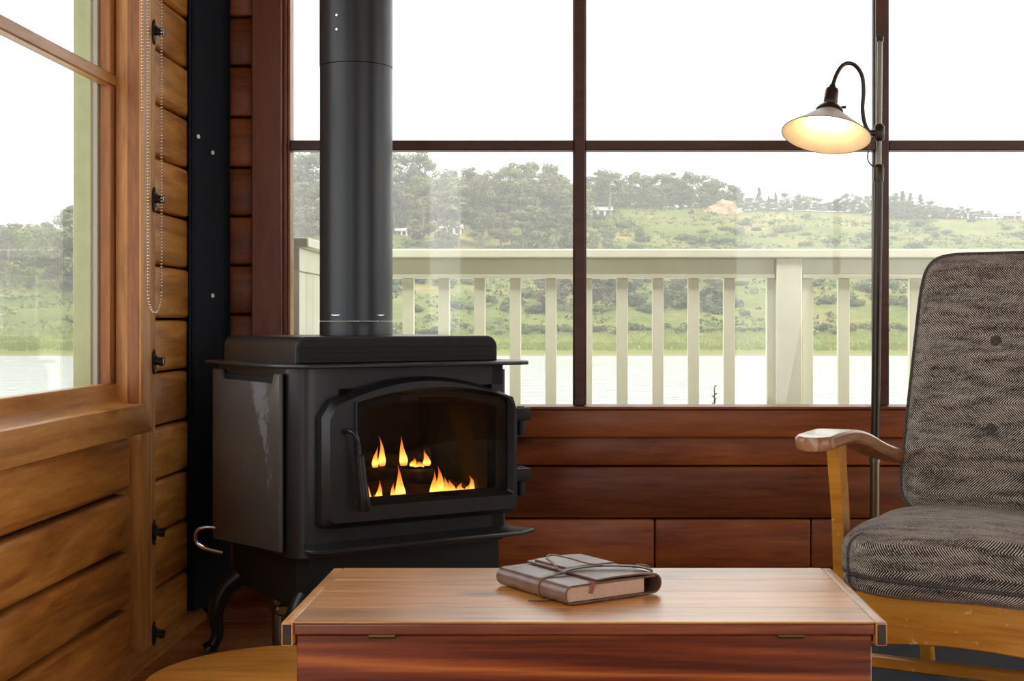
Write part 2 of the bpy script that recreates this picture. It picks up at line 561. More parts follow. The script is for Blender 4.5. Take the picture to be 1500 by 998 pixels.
for z, lb in ((1.768, 'topmost black shutter catch on the batten, at the top of the picture'),
              (1.293, 'black shutter catch on the batten, second from the top'),
              (0.834, 'black shutter catch on the batten level with the window sill'),
              (0.350, 'black shutter catch on the batten beside the lower logs, second from the floor'),
              (0.062, 'lowest black shutter catch on the batten, just above the baseboard')):
    catch(z, lb)

# beaded blind chain
bc = MB()
pts = []
zb = 0.972
for k in range(165):
    pts.append((-1.160, 3.722 - 0.0 * k, 1.04 + k * 0.0088))
for k in range(165):
    pts.append((-1.160, 3.842, 1.04 + k * 0.0088))
for k in range(22):
    a = math.pi + k * math.pi / 21
    pts.append((-1.160, 3.782 + 0.06 * math.cos(a), 1.04 + 0.068 * math.sin(a)))
for k in range(95):
    pts.append((-1.170, 3.705, 1.52 + k * 0.0088))
ico = bmesh.new()
bmesh.ops.create_icosphere(ico, subdivisions=1, radius=0.0034)
iv = [v.co.copy() for v in ico.verts]
ifc = [[v.index for v in f.verts] for f in ico.faces]
ico.free()
V, F = [], []
for p in pts:
    o_ = len(V)
    V += [(p[0] + c.x, p[1] + c.y, p[2] + c.z) for c in iv]
    F += [[o_ + i for i in f] for f in ifc]
me = bpy.data.meshes.new('bead_chain')
me.from_pydata(V, [], F)
me.polygons.foreach_set('use_smooth', [True] * len(F))
me.materials.append(M_bead)
tag(link('bead_chain', me), 'long loop of small metal beads hanging in front of the batten', 'bead chain')

# ------------------------------------------------------------------ wood stove
def stove_metal():
    m, nt, p = new_mat('black_stove_steel')
    L = nt.links
    tc = N(nt, 'ShaderNodeTexCoord')
    nz = N(nt, 'ShaderNodeTexNoise', ins={'Scale': 6, 'Detail': 5})
    L.new(tc.outputs['Object'], nz.inputs[0])
    rp = ramp(nt, nz.outputs[0], [(0.35, (0.009, 0.011, 0.013)), (0.7, (0.016, 0.017, 0.018))])
    L.new(rp.outputs[0], p.inputs['Base Color'])
    p.inputs['Roughness'].default_value = 0.36
    p.inputs['Specular IOR Level'].default_value = 0.55
    f2 = N(nt, 'ShaderNodeTexNoise', ins={'Scale': 400, 'Detail': 2})
    L.new(tc.outputs['Object'], f2.inputs[0])
    b = N(nt, 'ShaderNodeBump', ins={'Strength': 0.12, 'Distance': 0.001})
    L.new(f2.outputs[0], b.inputs['Height'])
    L.new(b.outputs[0], p.inputs['Normal'])
    return m


def shield_metal():
    """side shield: dark paint with a flaked pale streak near the front edge"""
    m, nt, p = new_mat('worn_stove_side_paint')
    L = nt.links
    tc = N(nt, 'ShaderNodeTexCoord')
    sp = N(nt, 'ShaderNodeSeparateXYZ')
    L.new(tc.outputs['Object'], sp.inputs[0])
    nz = N(nt, 'ShaderNodeTexNoise', ins={'Scale': 22, 'Detail': 9, 'Roughness': 0.78})
    L.new(tc.outputs['Object'], nz.inputs[0])
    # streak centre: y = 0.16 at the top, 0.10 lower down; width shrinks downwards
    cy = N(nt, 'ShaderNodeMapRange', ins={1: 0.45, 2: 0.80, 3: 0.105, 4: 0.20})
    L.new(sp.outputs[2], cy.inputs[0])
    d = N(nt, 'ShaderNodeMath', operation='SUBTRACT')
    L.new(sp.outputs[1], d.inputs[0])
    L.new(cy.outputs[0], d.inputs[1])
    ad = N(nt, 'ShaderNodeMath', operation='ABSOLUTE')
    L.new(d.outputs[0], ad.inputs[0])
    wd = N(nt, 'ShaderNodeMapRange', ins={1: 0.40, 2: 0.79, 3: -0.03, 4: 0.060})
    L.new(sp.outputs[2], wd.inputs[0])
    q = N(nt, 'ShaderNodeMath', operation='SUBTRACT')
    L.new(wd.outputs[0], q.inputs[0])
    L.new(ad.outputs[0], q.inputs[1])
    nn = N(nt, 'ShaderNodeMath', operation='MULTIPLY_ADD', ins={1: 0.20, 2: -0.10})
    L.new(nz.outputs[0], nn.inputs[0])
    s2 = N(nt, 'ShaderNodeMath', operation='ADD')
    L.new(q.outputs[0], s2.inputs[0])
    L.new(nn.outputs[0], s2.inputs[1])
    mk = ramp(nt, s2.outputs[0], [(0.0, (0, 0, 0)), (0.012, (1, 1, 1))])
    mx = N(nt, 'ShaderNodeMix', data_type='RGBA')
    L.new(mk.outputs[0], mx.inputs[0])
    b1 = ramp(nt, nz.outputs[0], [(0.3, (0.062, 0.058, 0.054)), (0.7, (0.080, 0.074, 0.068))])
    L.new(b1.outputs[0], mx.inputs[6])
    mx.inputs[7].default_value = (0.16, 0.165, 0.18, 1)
    L.new(mx.outputs[2], p.inputs['Base Color'])
    p.inputs['Roughness'].default_value = 0.4
    return m


M_stove = stove_metal()
M_shield = shield_metal()
M_stove_dark = plain('matt_black_iron', (0.012, 0.0125, 0.013), 0.6, spec=0.3)
M_firebrick = plain('sooty_firebrick', (0.035, 0.031, 0.026), 0.9, noise_amt=0.3, nscale=20)
M_firelog = plain('charred_ceramic_log', (0.03, 0.024, 0.02), 0.95, noise_amt=0.5, nscale=40, bump=0.8)
M_stove_glass = glass_mat('stove_glass', (0.80, 0.79, 0.77), 0.03, 0.0)
M_chrome = plain('chrome', (0.7, 0.7, 0.68), 0.15, 1.0)

SA = R(33.5)
st = tag(empty('wood_stove', (-0.7175, 3.5, 0), SA), 'black steel stove with an arched glass door and burning fire', 'stove')
W_, D_ = 0.646, 0.57
b = MB()
# U-shaped wall footprint with rounded front corners
r0 = 0.060
arcL = [(r0 - r0 * math.cos(a), r0 - r0 * math.sin(a)) for a in [k * math.pi / 2 / 6 for k in range(7)]]
arcR = [(W_ - r0 + r0 * math.sin(a), r0 - r0 * math.cos(a)) for a in [k * math.pi / 2 / 6 for k in range(7)]]
ox0, ox1 = 0.125, 0.622
foot = [(0, D_)] + arcL + [(ox0, 0), (ox0, 0.05), (0.055, 0.05), (0.055, D_ - 0.05), (W_ - 0.02, D_ - 0.05), (W_ - 0.02, 0.045), (ox1, 0.045), (ox1, 0)] + arcR[0:] + [(W_, D_)]
b.prism(foot, 0.335, 0.826, 'xy')
b.box(ox0, ox1, 0.0, 0.05, 0.335, 0.452)
b.box(ox0, ox1, 0.0, 0.05, 0.772, 0.826)
b.box(0.02, W_ - 0.02, 0.03, D_ - 0.02, 0.336, 0.36)
b.box(0.02, W_ - 0.02, 0.03, D_ - 0.02, 0.80, 0.825)
b.build('body', M_stove, st)
MB().box(0.056, W_ - 0.021, 0.051, D_ - 0.051, 0.40, 0.448).build('fire_grate', M_firebrick, st)
fb = MB()
fb.box(0.0555, 0.075, 0.06, D_ - 0.055, 0.448, 0.80)
fb.box(W_ - 0.04, W_ - 0.0205, 0.06, D_ - 0.055, 0.448, 0.80)
fb.box(0.075, W_ - 0.04, D_ - 0.085, D_ - 0.0505, 0.448, 0.80)
fb.build('firebox_lining', M_firebrick, st)
# base below the body
MB().prism([(0.035, D_ - 0.02), (0.035, 0.07), (0.06, 0.045), (W_ - 0.02, 0.03), (W_ - 0.01, 0.05), (W_ - 0.01, D_ - 0.02)], 0.19, 0.336, 'xy', 0.006, 2).build('base', M_stove_dark, st)
# side shield with its vent notch
MB().prism([(0.05, 0.35), (0.57, 0.318), (0.57, 0.812), (0.50, 0.812), (0.485, 0.786), (0.105, 0.786), (0.09, 0.812), (0.05, 0.812)], -0.020, -0.006, 'yz', 0.005, 2).build('side_shield', M_shield, st)
MB().box(-0.006, 0.002, 0.07, 0.55, 0.36, 0.80).build('shield_spacer', M_stove_dark, st)
MB().prism([(0.05, 0.35), (0.57, 0.318), (0.57, 0.812), (0.05, 0.812)], W_ + 0.004, W_ + 0.014, 'yz', 0.004, 2).build('side_shield', M_stove, st)
# top plate
MB().prism([(-0.04, 0.575), (-0.04, 0.075), (-0.03, 0.02), (0.012, -0.05), (0.035, -0.062), (0.645, -0.062), (0.675, -0.052), (0.70, 0.0), (0.70, 0.575)], 0.827, 0.838, 'xy', 0.004, 2).build('top_plate', M_stove, st)
# warming box on top: rounded end caps, dark grille set back between them
rr = 0.036
def cap(x0, x1, zz0, zz1, r_):
    p_ = [(x0, zz0)]
    p_ += [(x0 + r_ - r_ * math.cos(a), zz1 - r_ + r_ * math.sin(a)) for a in [k * math.pi / 2 / 6 for k in range(7)]]
    p_ += [(x1 - r_ + r_ * math.sin(a), zz1 - r_ + r_ * math.cos(a)) for a in [k * math.pi / 2 / 6 for k in range(7)]]
    p_ += [(x1, zz0)]
    return p_
MB().prism(cap(0.012, 0.612, 0.838, 0.908, 0.03), 0.016, 0.56, 'xz', 0.002, 1).build('warming_box', M_stove, st)
MB().prism(cap(0.016, 0.608, 0.84, 0.9035, 0.027), 0.009, 0.0165, 'xz', 0.001, 1).build('grille', M_stove_dark, st)
for k in range(3):
    MB().box(0.03, 0.595, 0.004, 0.010, 0.853 + k * 0.014, 0.856 + k * 0.014).build('louvre', M_stove_dark, st)

# door
def door_loop(x0, x1, zb_, zs, za, ch, nb=6, na=28, rb=0.02):
    """bottom corners rounded, sides up to zs, chamfer ch, arch to za"""
    L_ = []
    for k in range(nb + 1):
        a = k * math.pi / 2 / nb
        L_.append((x0 + rb - rb * math.sin(a), zb_ + rb - rb * math.cos(a)))
    L_.append((x0, zs))
    xa, xb, zsh = x0 + ch[0], x1 - ch[0], zs + ch[1]
    for k in range(na + 1):
        t = k / na
        L_.append((xa + (xb - xa) * t, zsh + (za - zsh) * math.sin(math.pi * t) ** 0.9 if 0 < t < 1 else zsh))
    L_.append((x1, zs))
    for k in range(nb + 1):
        a = k * math.pi / 2 / nb
        L_.append((x1 - rb + rb * math.cos(a), zb_ + rb - rb * math.sin(a)))
    return L_

do = door_loop(0.062, 0.646, 0.413, 0.70, 0.80, (0.028, 0.043))
do2 = door_loop(0.078, 0.638, 0.428, 0.695, 0.789, (0.024, 0.038))
di = door_loop(0.150, 0.628, 0.466, 0.728, 0.772, (0.004, 0.010), rb=0.008)
di2 = door_loop(0.160, 0.618, 0.474, 0.722, 0.762, (0.004, 0.010), rb=0.008)
dm = MB()
n_ = len(do)
loops = [(do, -0.002), (do, -0.034), (do2, -0.052), (di, -0.052), (di2, -0.034), (di2, -0.002)]
LV = [[dm.bm.verts.new((p[0], yv, p[1])) for p in lp] for lp, yv in loops]
for A, B in zip(LV, LV[1:] + LV[:1]):
    for i in range(n_):
        j = (i + 1) % n_
        dm.bm.faces.new((A[i], A[j], B[j], B[i]))
door = dm.build('door', M_stove, st, R(28))
MB().prism(door_loop(0.159, 0.619, 0.473, 0.722, 0.763, (0.004, 0.010), rb=0.008), -0.030, -0.026, 'xz').build('glass_pane', M_stove_glass, door)
gf = MB()
g_in = door_loop(0.192, 0.588, 0.486, 0.708, 0.744, (0.003, 0.006), rb=0.008)
gf.ring(di2, g_in, -0.0255, -0.018)
gf.build('gasket_frame', M_stove_dark, door)
hd = MB()
hd.tube(smooth_path([(0.118, -0.05, 0.664), (0.120, -0.085, 0.667), (0.128, -0.10, 0.655), (0.134, -0.10, 0.63), (0.137, -0.10, 0.60)], 5), 0.0065, 10)
handle = hd.build('handle', M_black_iron, door)
MB().tube([(0.1365, -0.10, 0.606), (0.137, -0.10, 0.604), (0.141, -0.10, 0.56), (0.148, -0.10, 0.50), (0.152, -0.10, 0.466), (0.1525, -0.10, 0.462)], [0.0105, 0.013, 0.013, 0.016, 0.0175, 0.0155], 16).build('grip', M_black_iron, handle)
MB().box(0.146, 0.151, -0.060, -0.048, 0.60, 0.74, 0.001, 1).build('latch_bar', M_stove, door)
for zc in (0.668, 0.498):
    h_ = MB().tube([(0.668, -0.022, zc - 0.04), (0.668, -0.022, zc + 0.036), (0.668, -0.022, zc + 0.041)], [0.013, 0.013, 0.010], 14).build('hinge', M_stove_dark, st)
    MB().box(0.640, 0.688, -0.046, -0.012, zc + 0.002, zc + 0.038, 0.005, 2).build('hinge_leaf', M_stove_dark, h_)
# ash lip
MB().prism([(0.03, 0.01), (-0.004, -0.078), (0.004, -0.10), (0.04, -0.118), (0.62, -0.118), (0.672, -0.088), (0.64, 0.01)], 0.362, 0.373, 'xy', 0.003, 1).build('ash_shelf', M_stove, st)
# legs
for (cx, cy, sx, sy) in ((0.045, 0.52, -1, 0.4), (0.60, 0.52, 1, 0.4), (0.06, 0.07, -0.8, -0.6), (0.60, 0.07, 0.8, -0.6)):
    pth = smooth_path([(cx, cy, 0.215), (cx + sx * .042, cy + sy * .03, 0.175), (cx + sx * .066, cy + sy * .04, 0.11), (cx + sx * .062, cy + sy * .04, 0.045), (cx + sx * .078, cy + sy * .05, 0.012), (cx + sx * .088, cy + sy * .056, 0.001)], 5)
    rd = [0.034 - 0.016 * min(1, i / 14) + (0.006 if i > 19 else 0) for i in range(len(pth))]
    MB().tube(pth, rd, 12).build('leg', M_black_iron, st)
# bent damper rod at the back corner and gas valve underneath
MB().tube(smooth_path([(0.01, 0.53, 0.345), (-0.03, 0.56, 0.352), (-0.060, 0.575, 0.345), (-0.066, 0.578, 0.318), (-0.05, 0.57, 0.295), (0.0, 0.54, 0.278)], 6), 0.0055, 8).build('damper_rod', M_chrome, st)
gv = MB().tube([(0.13, 0.45, 0.19), (0.13, 0.45, 0.03), (0.14, 0.46, 0.001)], [0.014, 0.014, 0.017], 12).build('gas_pipe', M_screw, st)
MB().tube([(0.13, 0.47, 0.12), (0.13, 0.41, 0.12), (0.13, 0.405, 0.12)], [0.019, 0.019, 0.013], 8).build('valve', plain('brass_valve', (0.35, 0.26, 0.14), 0.35, 1.0), gv)
# ceramic logs in the fire
for (pa, pb, ra) in (((0.20, 0.33, 0.485), (0.56, 0.30, 0.485), 0.038), ((0.22, 0.21, 0.465), (0.47, 0.25, 0.468), 0.026), ((0.43, 0.24, 0.462), (0.60, 0.17, 0.462), 0.024), ((0.33, 0.40, 0.53), (0.58, 0.36, 0.545), 0.03)):
    pa, pb = Vector(pa), Vector(pb)
    pp, rads = [], []
    for k in range(13):
        t = k / 12
        pp.append(pa.lerp(pb, t) + Vector((0, 0.006 * math.sin(t * 9), 0.008 * math.sin(t * 7 + pa.x * 20))))
        rads.append(ra * (0.85 + 0.25 * noise.noise(Vector((t * 5, pa.x * 9, pa.y * 7)))))
    MB().tube(pp, rads, 10).build('fire_log', M_firelog, st)


def flame_mat():
    m, nt, p = new_mat('flame')
    nt.nodes.remove(p)
    L = nt.links
    tc = N(nt, 'ShaderNodeTexCoord')
    sp = N(nt, 'ShaderNodeSeparateXYZ')
    L.new(tc.outputs['Generated'], sp.inputs[0])
    rp = ramp(nt, sp.outputs[2], [(0.0, (1.0, 0.30, 0.03)), (0.18, (1.0, 0.50, 0.10)), (0.5, (1.0, 0.33, 0.035)), (1.0, (0.9, 0.12, 0.008))])
    sr = ramp(nt, sp.outputs[2], [(0.0, (.5, .5, .5)), (0.2, (1, 1, 1)), (0.6, (.55, .55, .55)), (1.0, (.16, .16, .16))])
    em = N(nt, 'ShaderNodeEmission')
    st_ = N(nt, 'ShaderNodeMath', operation='MULTIPLY', ins={1: 1.7})
    L.new(sr.outputs[0], st_.inputs[0])
    L.new(rp.outputs[0], em.inputs[0])
    L.new(st_.outputs[0], em.inputs[1])
    tr_ = N(nt, 'ShaderNodeBsdfTransparent')
    lw = N(nt, 'ShaderNodeLayerWeight', ins={0: 0.35})
    mx = N(nt, 'ShaderNodeMixShader')
    a1 = N(nt, 'ShaderNodeMath', operation='MULTIPLY', ins={1: 0.85})
    L.new(lw.outputs['Facing'], a1.inputs[0])
    L.new(a1.outputs[0], mx.inputs[0])
    L.new(em.outputs[0], mx.inputs[1])
    L.new(tr_.outputs[0], mx.inputs[2])
    L.new(mx.outputs[0], nt.nodes['Material Output'].inputs[0])
    return m


M_flame = flame_mat()
for (x, yv, z0, z1, w, lean) in (
        (0.371, 0.30, 0.525, 0.586, 0.011, 0.004), (0.393, 0.30, 0.528, 0.615, 0.012, -0.010), (0.462, 0.30, 0.525, 0.612, 0.014, -0.012),
        (0.495, 0.30, 0.522, 0.546, 0.014, 0.0), (0.537, 0.30, 0.52, 0.568, 0.014, -0.005), (0.510, 0.30, 0.52, 0.534, 0.02, 0.0),
        (0.275, 0.14, 0.450, 0.497, 0.012, -0.006), (0.305, 0.14, 0.450, 0.508, 0.012, 0.008), (0.290, 0.14, 0.449, 0.47, 0.010, 0.002), (0.373, 0.14, 0.450, 0.546, 0.017, -0.012), (0.352, 0.14, 0.450, 0.498, 0.012, -0.004),
        (0.480, 0.14, 0.452, 0.522, 0.016, -0.004), (0.500, 0.145, 0.452, 0.536, 0.018, -0.006), (0.515, 0.14, 0.45, 0.505, 0.016, 0.0), (0.533, 0.14, 0.452, 0.496, 0.018, -0.003),
        (0.562, 0.14, 0.452, 0.485, 0.018, 0.003), (0.588, 0.14, 0.452, 0.482, 0.014, 0.006), (0.603, 0.14, 0.452, 0.503, 0.017, -0.010)):
    f = MB()
    hgt = z1 - z0
    ps, rd = [], []
    for k in range(13):
        t = k / 12
        ps.append((x + lean * t * t + 0.004 * math.sin(t * 5 + x * 60) * t, yv, z0 + hgt * t))
        rd.append(max(0.0006, w * ((0.72 + 0.28 * math.sin(t / 0.2 * math.pi / 2)) if t < .2 else (1 - (t - .2) / .8) ** 1.25)))
    f.tube(ps, rd, 12, True, 1.0)
    for v in f.bm.verts: v.co.y = yv + (v.co.y - yv) * 0.5
    f.build('flame', M_flame, st)
fl_d = bpy.data.lights.new('fire_glow', 'POINT')
fl_d.energy = 0.03
fl_d.color = (1.0, 0.42, 0.12)
fl_d.shadow_soft_size = 0.05
fo = bpy.data.objects.new('fire_glow', fl_d)
COL.objects.link(fo)
fo.parent = st
fo.location = (0.45, 0.20, 0.58)

# flue pipe
SPX, SPY = -0.7175 + 0.3145 * math.cos(SA) - 0.3075 * math.sin(SA), 3.5 + 0.3145 * math.sin(SA) + 0.3075 * math.cos(SA)
pipe = tag(empty('stovepipe', (SPX, SPY, 0.9085)), 'thick black stovepipe rising from the top of the stove', 'stovepipe')
M_pipe = plain('satin_black_pipe', (0.014, 0.018, 0.022), 0.34, spec=0.5, noise_amt=0.08, nscale=5)
MB().lathe([(0.0, 0.0), (0.104, 0.0), (0.104, 0.036), (0.1025, 0.04), (0, 0.04)], 64).build('collar', M_pipe, pipe)
MB().lathe([(0.0, 0.041), (0.1035, 0.041), (0.1035, 0.768), (0.0, 0.768)], 64).build('lower_section', M_pipe, pipe)
MB().lathe([(0.0, 0.770), (0.1045, 0.770), (0.1045, 1.645), (0.0, 1.645)], 64).build('upper_section', M_pipe, pipe)
for a in (-115, -40):
    q = R(a)
    MB().tube([(0.1025 * math.cos(q - .13), 0.1025 * math.sin(q - .13), 0.058), (0.1038 * math.cos(q), 0.1038 * math.sin(q), 0.057), (0.1025 * math.cos(q + .13), 0.1025 * math.sin(q + .13), 0.058)], 0.0022, 6).build('clip', M_chrome, pipe)
for zz in (0.86, 0.90):
    q = R(-112)
    MB().tube([(0.1040 * math.cos(q), 0.1040 * math.sin(q), zz), (0.1065 * math.cos(q), 0.1065 * math.sin(q), zz)], 0.0035, 8).build('rivet', M_chrome, pipe)

# ------------------------------------------------------------------ low round table behind the chest
M_round = wood('honey_table_wood', (0.55, 0.21, 0.03), (0.80, 0.37, 0.065), (0.88, 0.48, 0.11), 'X', rough=0.3, coat=0.3, var=0.12)
M_round_edge = wood('red_table_edge_wood', (0.25, 0.08, 0.025), (0.36, 0.13, 0.04), (0.45, 0.18, 0.06), 'X', rough=0.35, knots=False, var=0.1)
rt = tag(empty('round_table', (-0.645, 3.06, 0)), 'low round honey-coloured wooden table on the floor behind the chest', 'low table')
MB().lathe([(0, 0.12), (0.300, 0.12), (0.312, 0.128), (0.312, 0.146), (0.306, 0.152)], 72).build('rim', M_round_edge, rt)
MB().lathe([(0.306, 0.1515), (0.285, 0.156), (0, 0.157)], 72).build('top', M_round, rt)
for k in range(4):
    a = math.pi / 4 + k * math.pi / 2
    MB().tube([(0.2 * math.cos(a), 0.2 * math.sin(a), 0.122), (0.215 * math.cos(a), 0.215 * math.sin(a), 0.0)], [0.022, 0.016], 12).build('leg', M_round_edge, rt)

# ------------------------------------------------------------------ chest
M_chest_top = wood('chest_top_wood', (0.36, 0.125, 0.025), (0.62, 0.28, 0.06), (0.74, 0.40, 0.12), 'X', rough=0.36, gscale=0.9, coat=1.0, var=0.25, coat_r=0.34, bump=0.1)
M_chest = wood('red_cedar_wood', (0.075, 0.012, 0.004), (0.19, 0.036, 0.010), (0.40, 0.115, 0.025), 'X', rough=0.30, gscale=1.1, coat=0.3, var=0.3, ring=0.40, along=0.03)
M_chest_edge = wood('red_cedar_edge', (0.13, 0.028, 0.014), (0.24, 0.06, 0.026), (0.34, 0.11, 0.05), 'X', rough=0.35, coat=0.3, var=0.25)
M_endgrain = plain('dark_end_grain', (0.045, 0.025, 0.018), 0.5, noise_amt=0.4, nscale=60)
M_hinge = plain('aged_brass', (0.20, 0.15, 0.07), 0.4, 1.0)
ch = tag(empty('cedar_chest', (0.018, 2.27, 0)), 'red cedar chest with a pale glossy lid used as a coffee table', 'chest')
MB().box(-0.481, 0.481, 0.014, 0.486, 0.02, 0.424, 0.002, 1).build('body', M_chest, ch)
MB().box(-0.487, 0.487, 0.008, 0.492, 0.0, 0.05, 0.004, 1).build('plinth', M_chest, ch)
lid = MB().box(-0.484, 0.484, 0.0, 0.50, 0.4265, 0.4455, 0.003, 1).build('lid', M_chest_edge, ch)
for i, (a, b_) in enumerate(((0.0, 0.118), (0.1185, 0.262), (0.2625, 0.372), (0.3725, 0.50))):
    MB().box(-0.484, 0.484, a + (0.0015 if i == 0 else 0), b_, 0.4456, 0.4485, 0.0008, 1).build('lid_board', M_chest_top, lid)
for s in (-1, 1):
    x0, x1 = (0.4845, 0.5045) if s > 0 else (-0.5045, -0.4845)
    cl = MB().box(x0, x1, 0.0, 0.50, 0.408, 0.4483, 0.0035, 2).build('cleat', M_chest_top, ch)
    MB().box(x0 + 0.003, x1 - 0.003, -0.0015, 0.002, 0.411, 0.4445, 0.0006, 1).build('end_grain', M_endgrain, cl)
for x in (-0.337, 0.345):
    hg = MB().tube([(x - 0.022, 0.008, 0.4235), (x + 0.022, 0.008, 0.4235)], 0.0042, 8).build('hinge', M_hinge, ch)
    MB().box(x - 0.02, x + 0.02, 0.0115, 0.0145, 0.4195, 0.424).build('hinge_leaf', M_hinge, hg)

# ------------------------------------------------------------------ leather journal
M_leather = plain('brown_leather', (0.17, 0.09, 0.06), 0.33, spec=0.7, noise_amt=0.30, nscale=35, bump=0.15)
M_leather_dark = plain('dark_leather', (0.055, 0.03, 0.02), 0.4, noise_amt=0.2, nscale=50)
M_thong = plain('tan_leather_thong', (0.20, 0.11, 0.06), 0.45, noise_amt=0.2, nscale=80)
M_page = plain('cream_paper', (0.62, 0.42, 0.30), 0.8, noise_amt=0.08, nscale=200)
M_red_tag = plain('dusty_red_ribbon', (0.30, 0.09, 0.07), 0.7)
jr = tag(empty('journal', (-0.016, 2.388, 0.4506), R(34.6)), 'brown leather wrap journal tied with a thong on the chest', 'journal')
Lb, Wb = 0.215, 0.205
jr.scale = (1.07, 1.07, 1.12)


def sheet(path, th, y0, y1, mb=None):
    """a bent strip of leather: x-z polyline with thickness, extruded along y"""
    P_ = [Vector((p[0], p[1])) for p in path]
    a_, b_ = [], []
    for i, p in enumerate(P_):
        t = (P_[min(i + 1, len(P_) - 1)] - P_[max(i - 1, 0)]).normalized()
        n = Vector((-t.y, t.x))
        a_.append(p + n * th / 2)
        b_.append(p - n * th / 2)
    mb = mb or MB()
    return mb.prism([tuple(v) for v in a_ + b_[::-1]], y0, y1, 'xz')


def arc(cx, cz, r_, a0, a1, n=8):
    return [(cx + r_ * math.cos(R(a0 + (a1 - a0) * k / n)), cz + r_ * math.sin(R(a0 + (a1 - a0) * k / n))) for k in range(n + 1)]


cov = [(0.188, 0.0285), (0.10, 0.0295)] + arc(0.016, 0.0152, 0.0137, 92, 268) + [(0.10, 0.0015)] + arc(0.186, 0.0165, 0.015, -90, 88) + [(0.15, 0.0345), (0.10, 0.0352), (0.066, 0.0335)]
sheet(cov, 0.0028, 0, Lb).build('cover', M_leather, jr)
MB().box(0.008, 0.168, 0.004, Lb - 0.004, 0.0032, 0.0265, 0.001, 1).build('pages', M_page, jr)
sheet([(0.175, 0.0368), (0.14, 0.0385), (0.105, 0.0385), (0.075, 0.0372)], 0.0024, 0.10, 0.205).build('flap', M_leather, jr)


def ribbon(pts, wdt, th, name, mat):
    pts = smooth_path(pts, 8)
    mb = MB()
    rows = []
    for i, p in enumerate(pts):
        t = (pts[min(i + 1, len(pts) - 1)] - pts[max(i - 1, 0)]).normalized()
        side = t.cross(Vector((0, 0, 1)))
        if side.length < 0.3: side = Vector((0, 1, 0))
        side.normalize()
        nn = side.cross(t).normalized()
        rows.append([mb.bm.verts.new(p + side * wdt * sx + nn * th * sz) for sx, sz in ((-.5, -.5), (.5, -.5), (.5, .5), (-.5, .5))])
    for A, B in zip(rows, rows[1:]):
        for k in range(4):
            mb.bm.faces.new((A[k], A[(k + 1) % 4], B[(k + 1) % 4], B[k]))
    mb.bm.faces.new(rows[0]); mb.bm.faces.new(rows[-1])
    return mb.build(name, mat, jr)


# thong round the spine and over the top, a raised loop and a hanging end
st1 = sheet([(0.05, -0.0), (0.03, -0.0002)] + arc(0.016, 0.0152, 0.0160, 268, 92)[::1] + [(0.04, 0.0335), (0.062, 0.0368)], 0.002, 0.078, 0.086)
st1.build('thong', M_thong, jr)
ribbon([(0.040, 0.083, 0.034), (0.07, 0.085, 0.0385), (0.11, 0.075, 0.0415), (0.15, 0.055, 0.041), (0.180, 0.035, 0.039), (0.200, 0.022, 0.033)], 0.012, 0.0022, 'thong', M_leather_dark)
ribbon([(0.050, 0.085, 0.037), (0.056, 0.12, 0.046), (0.062, 0.145, 0.050), (0.075, 0.150, 0.053), (0.092, 0.125, 0.050), (0.11, 0.09, 0.044), (0.125, 0.065, 0.043)], 0.004, 0.0022, 'thong', M_thong)
ribbon([(0.185, 0.05, 0.040), (0.205, 0.045, 0.037), (0.2105, 0.038, 0.026), (0.2085, 0.03, 0.016)], 0.005, 0.002, 'thong', M_thong)
ribbon([(0.02, 0.045, 0.0016), (0.0, 0.042, 0.0016), (-0.018, 0.050, 0.0018), (-0.03, 0.062, 0.002)], 0.004, 0.002, 'thong', M_leather_dark)
ribbon([(0.060, 0.01, 0.0315), (0.057, -0.002, 0.0312), (0.052, -0.006, 0.024), (0.047, -0.008, 0.016)], 0.008, 0.001, 'bookmark', M_red_tag)

# ------------------------------------------------------------------ floor lamp
M_bronze = plain('dark_bronze', (0.055, 0.045, 0.035), 0.32, 0.8, noise_amt=0.1)
M_brass = plain('dull_brass_pole', (0.20, 0.15, 0.09), 0.35, 0.9, noise_amt=0.12)
M_nickel = plain('nickel', (0.22, 0.21, 0.17), 0.3, 0.9)
M_shade_out = plain('grey_enamel_outside', (0.60, 0.58, 0.56), 0.45, noise_amt=0.05)
M_shade_in = plain('cream_enamel_inside', (0.80, 0.68, 0.50), 0.5, noise_amt=0.06, nscale=25)
LY = 4.12
LS = LY / 2000


def lp(px, py, dy=0.0):
    return Vector(((px - 840) * (LY + dy) / 2000, LY + dy, EYE - (py - 470) * (LY + dy) / 2000))


base_c = lp(1281, 800)
lamp = tag(empty('floor_lamp', (base_c.x, LY, 0)), 'floor lamp with curved arm and tilted enamel cone shade, switched on', 'floor lamp')
LI = Matrix.Translation(-Vector(lamp.location))


def lpart(name, mat, mb, parent=lamp):
    o = mb.build(name, mat, parent)
    if parent is lamp:
        o.matrix_parent_inverse = LI
    return o


MB_ = MB().lathe([(0, 0), (0.13, 0), (0.13, 0.012), (0.12, 0.02), (0.03, 0.03), (0.02, 0.05), (0, 0.05)], 40)
o = MB_.build('base', M_bronze, lamp)
lpart('lower_pole', M_brass, MB().tube([(base_c.x, LY, 0.03), lp(1281.5, 676)], 0.0150, 16))
lpart('ring', M_nickel, MB().tube([lp(1281.5, 677), lp(1281.5, 671)], 0.0175, 16))
lpart('middle_pole', M_bronze, MB().tube([lp(1281.5, 674), lp(1287, 260)], 0.0135, 16))
lpart('sleeve', M_bronze, MB().tube([lp(1287, 266), lp(1287, 262), lp(1287.2, 246), lp(1287.2, 241)], [0.015, 0.0165, 0.0165, 0.012], 16))
lpart('upper_pole', M_nickel, MB().tube([lp(1287.2, 244), lp(1289, 58)], 0.0085, 14))
lpart('cap', M_bronze, MB().tube([lp(1289, 61), lp(1289, 54)], 0.0115, 14))
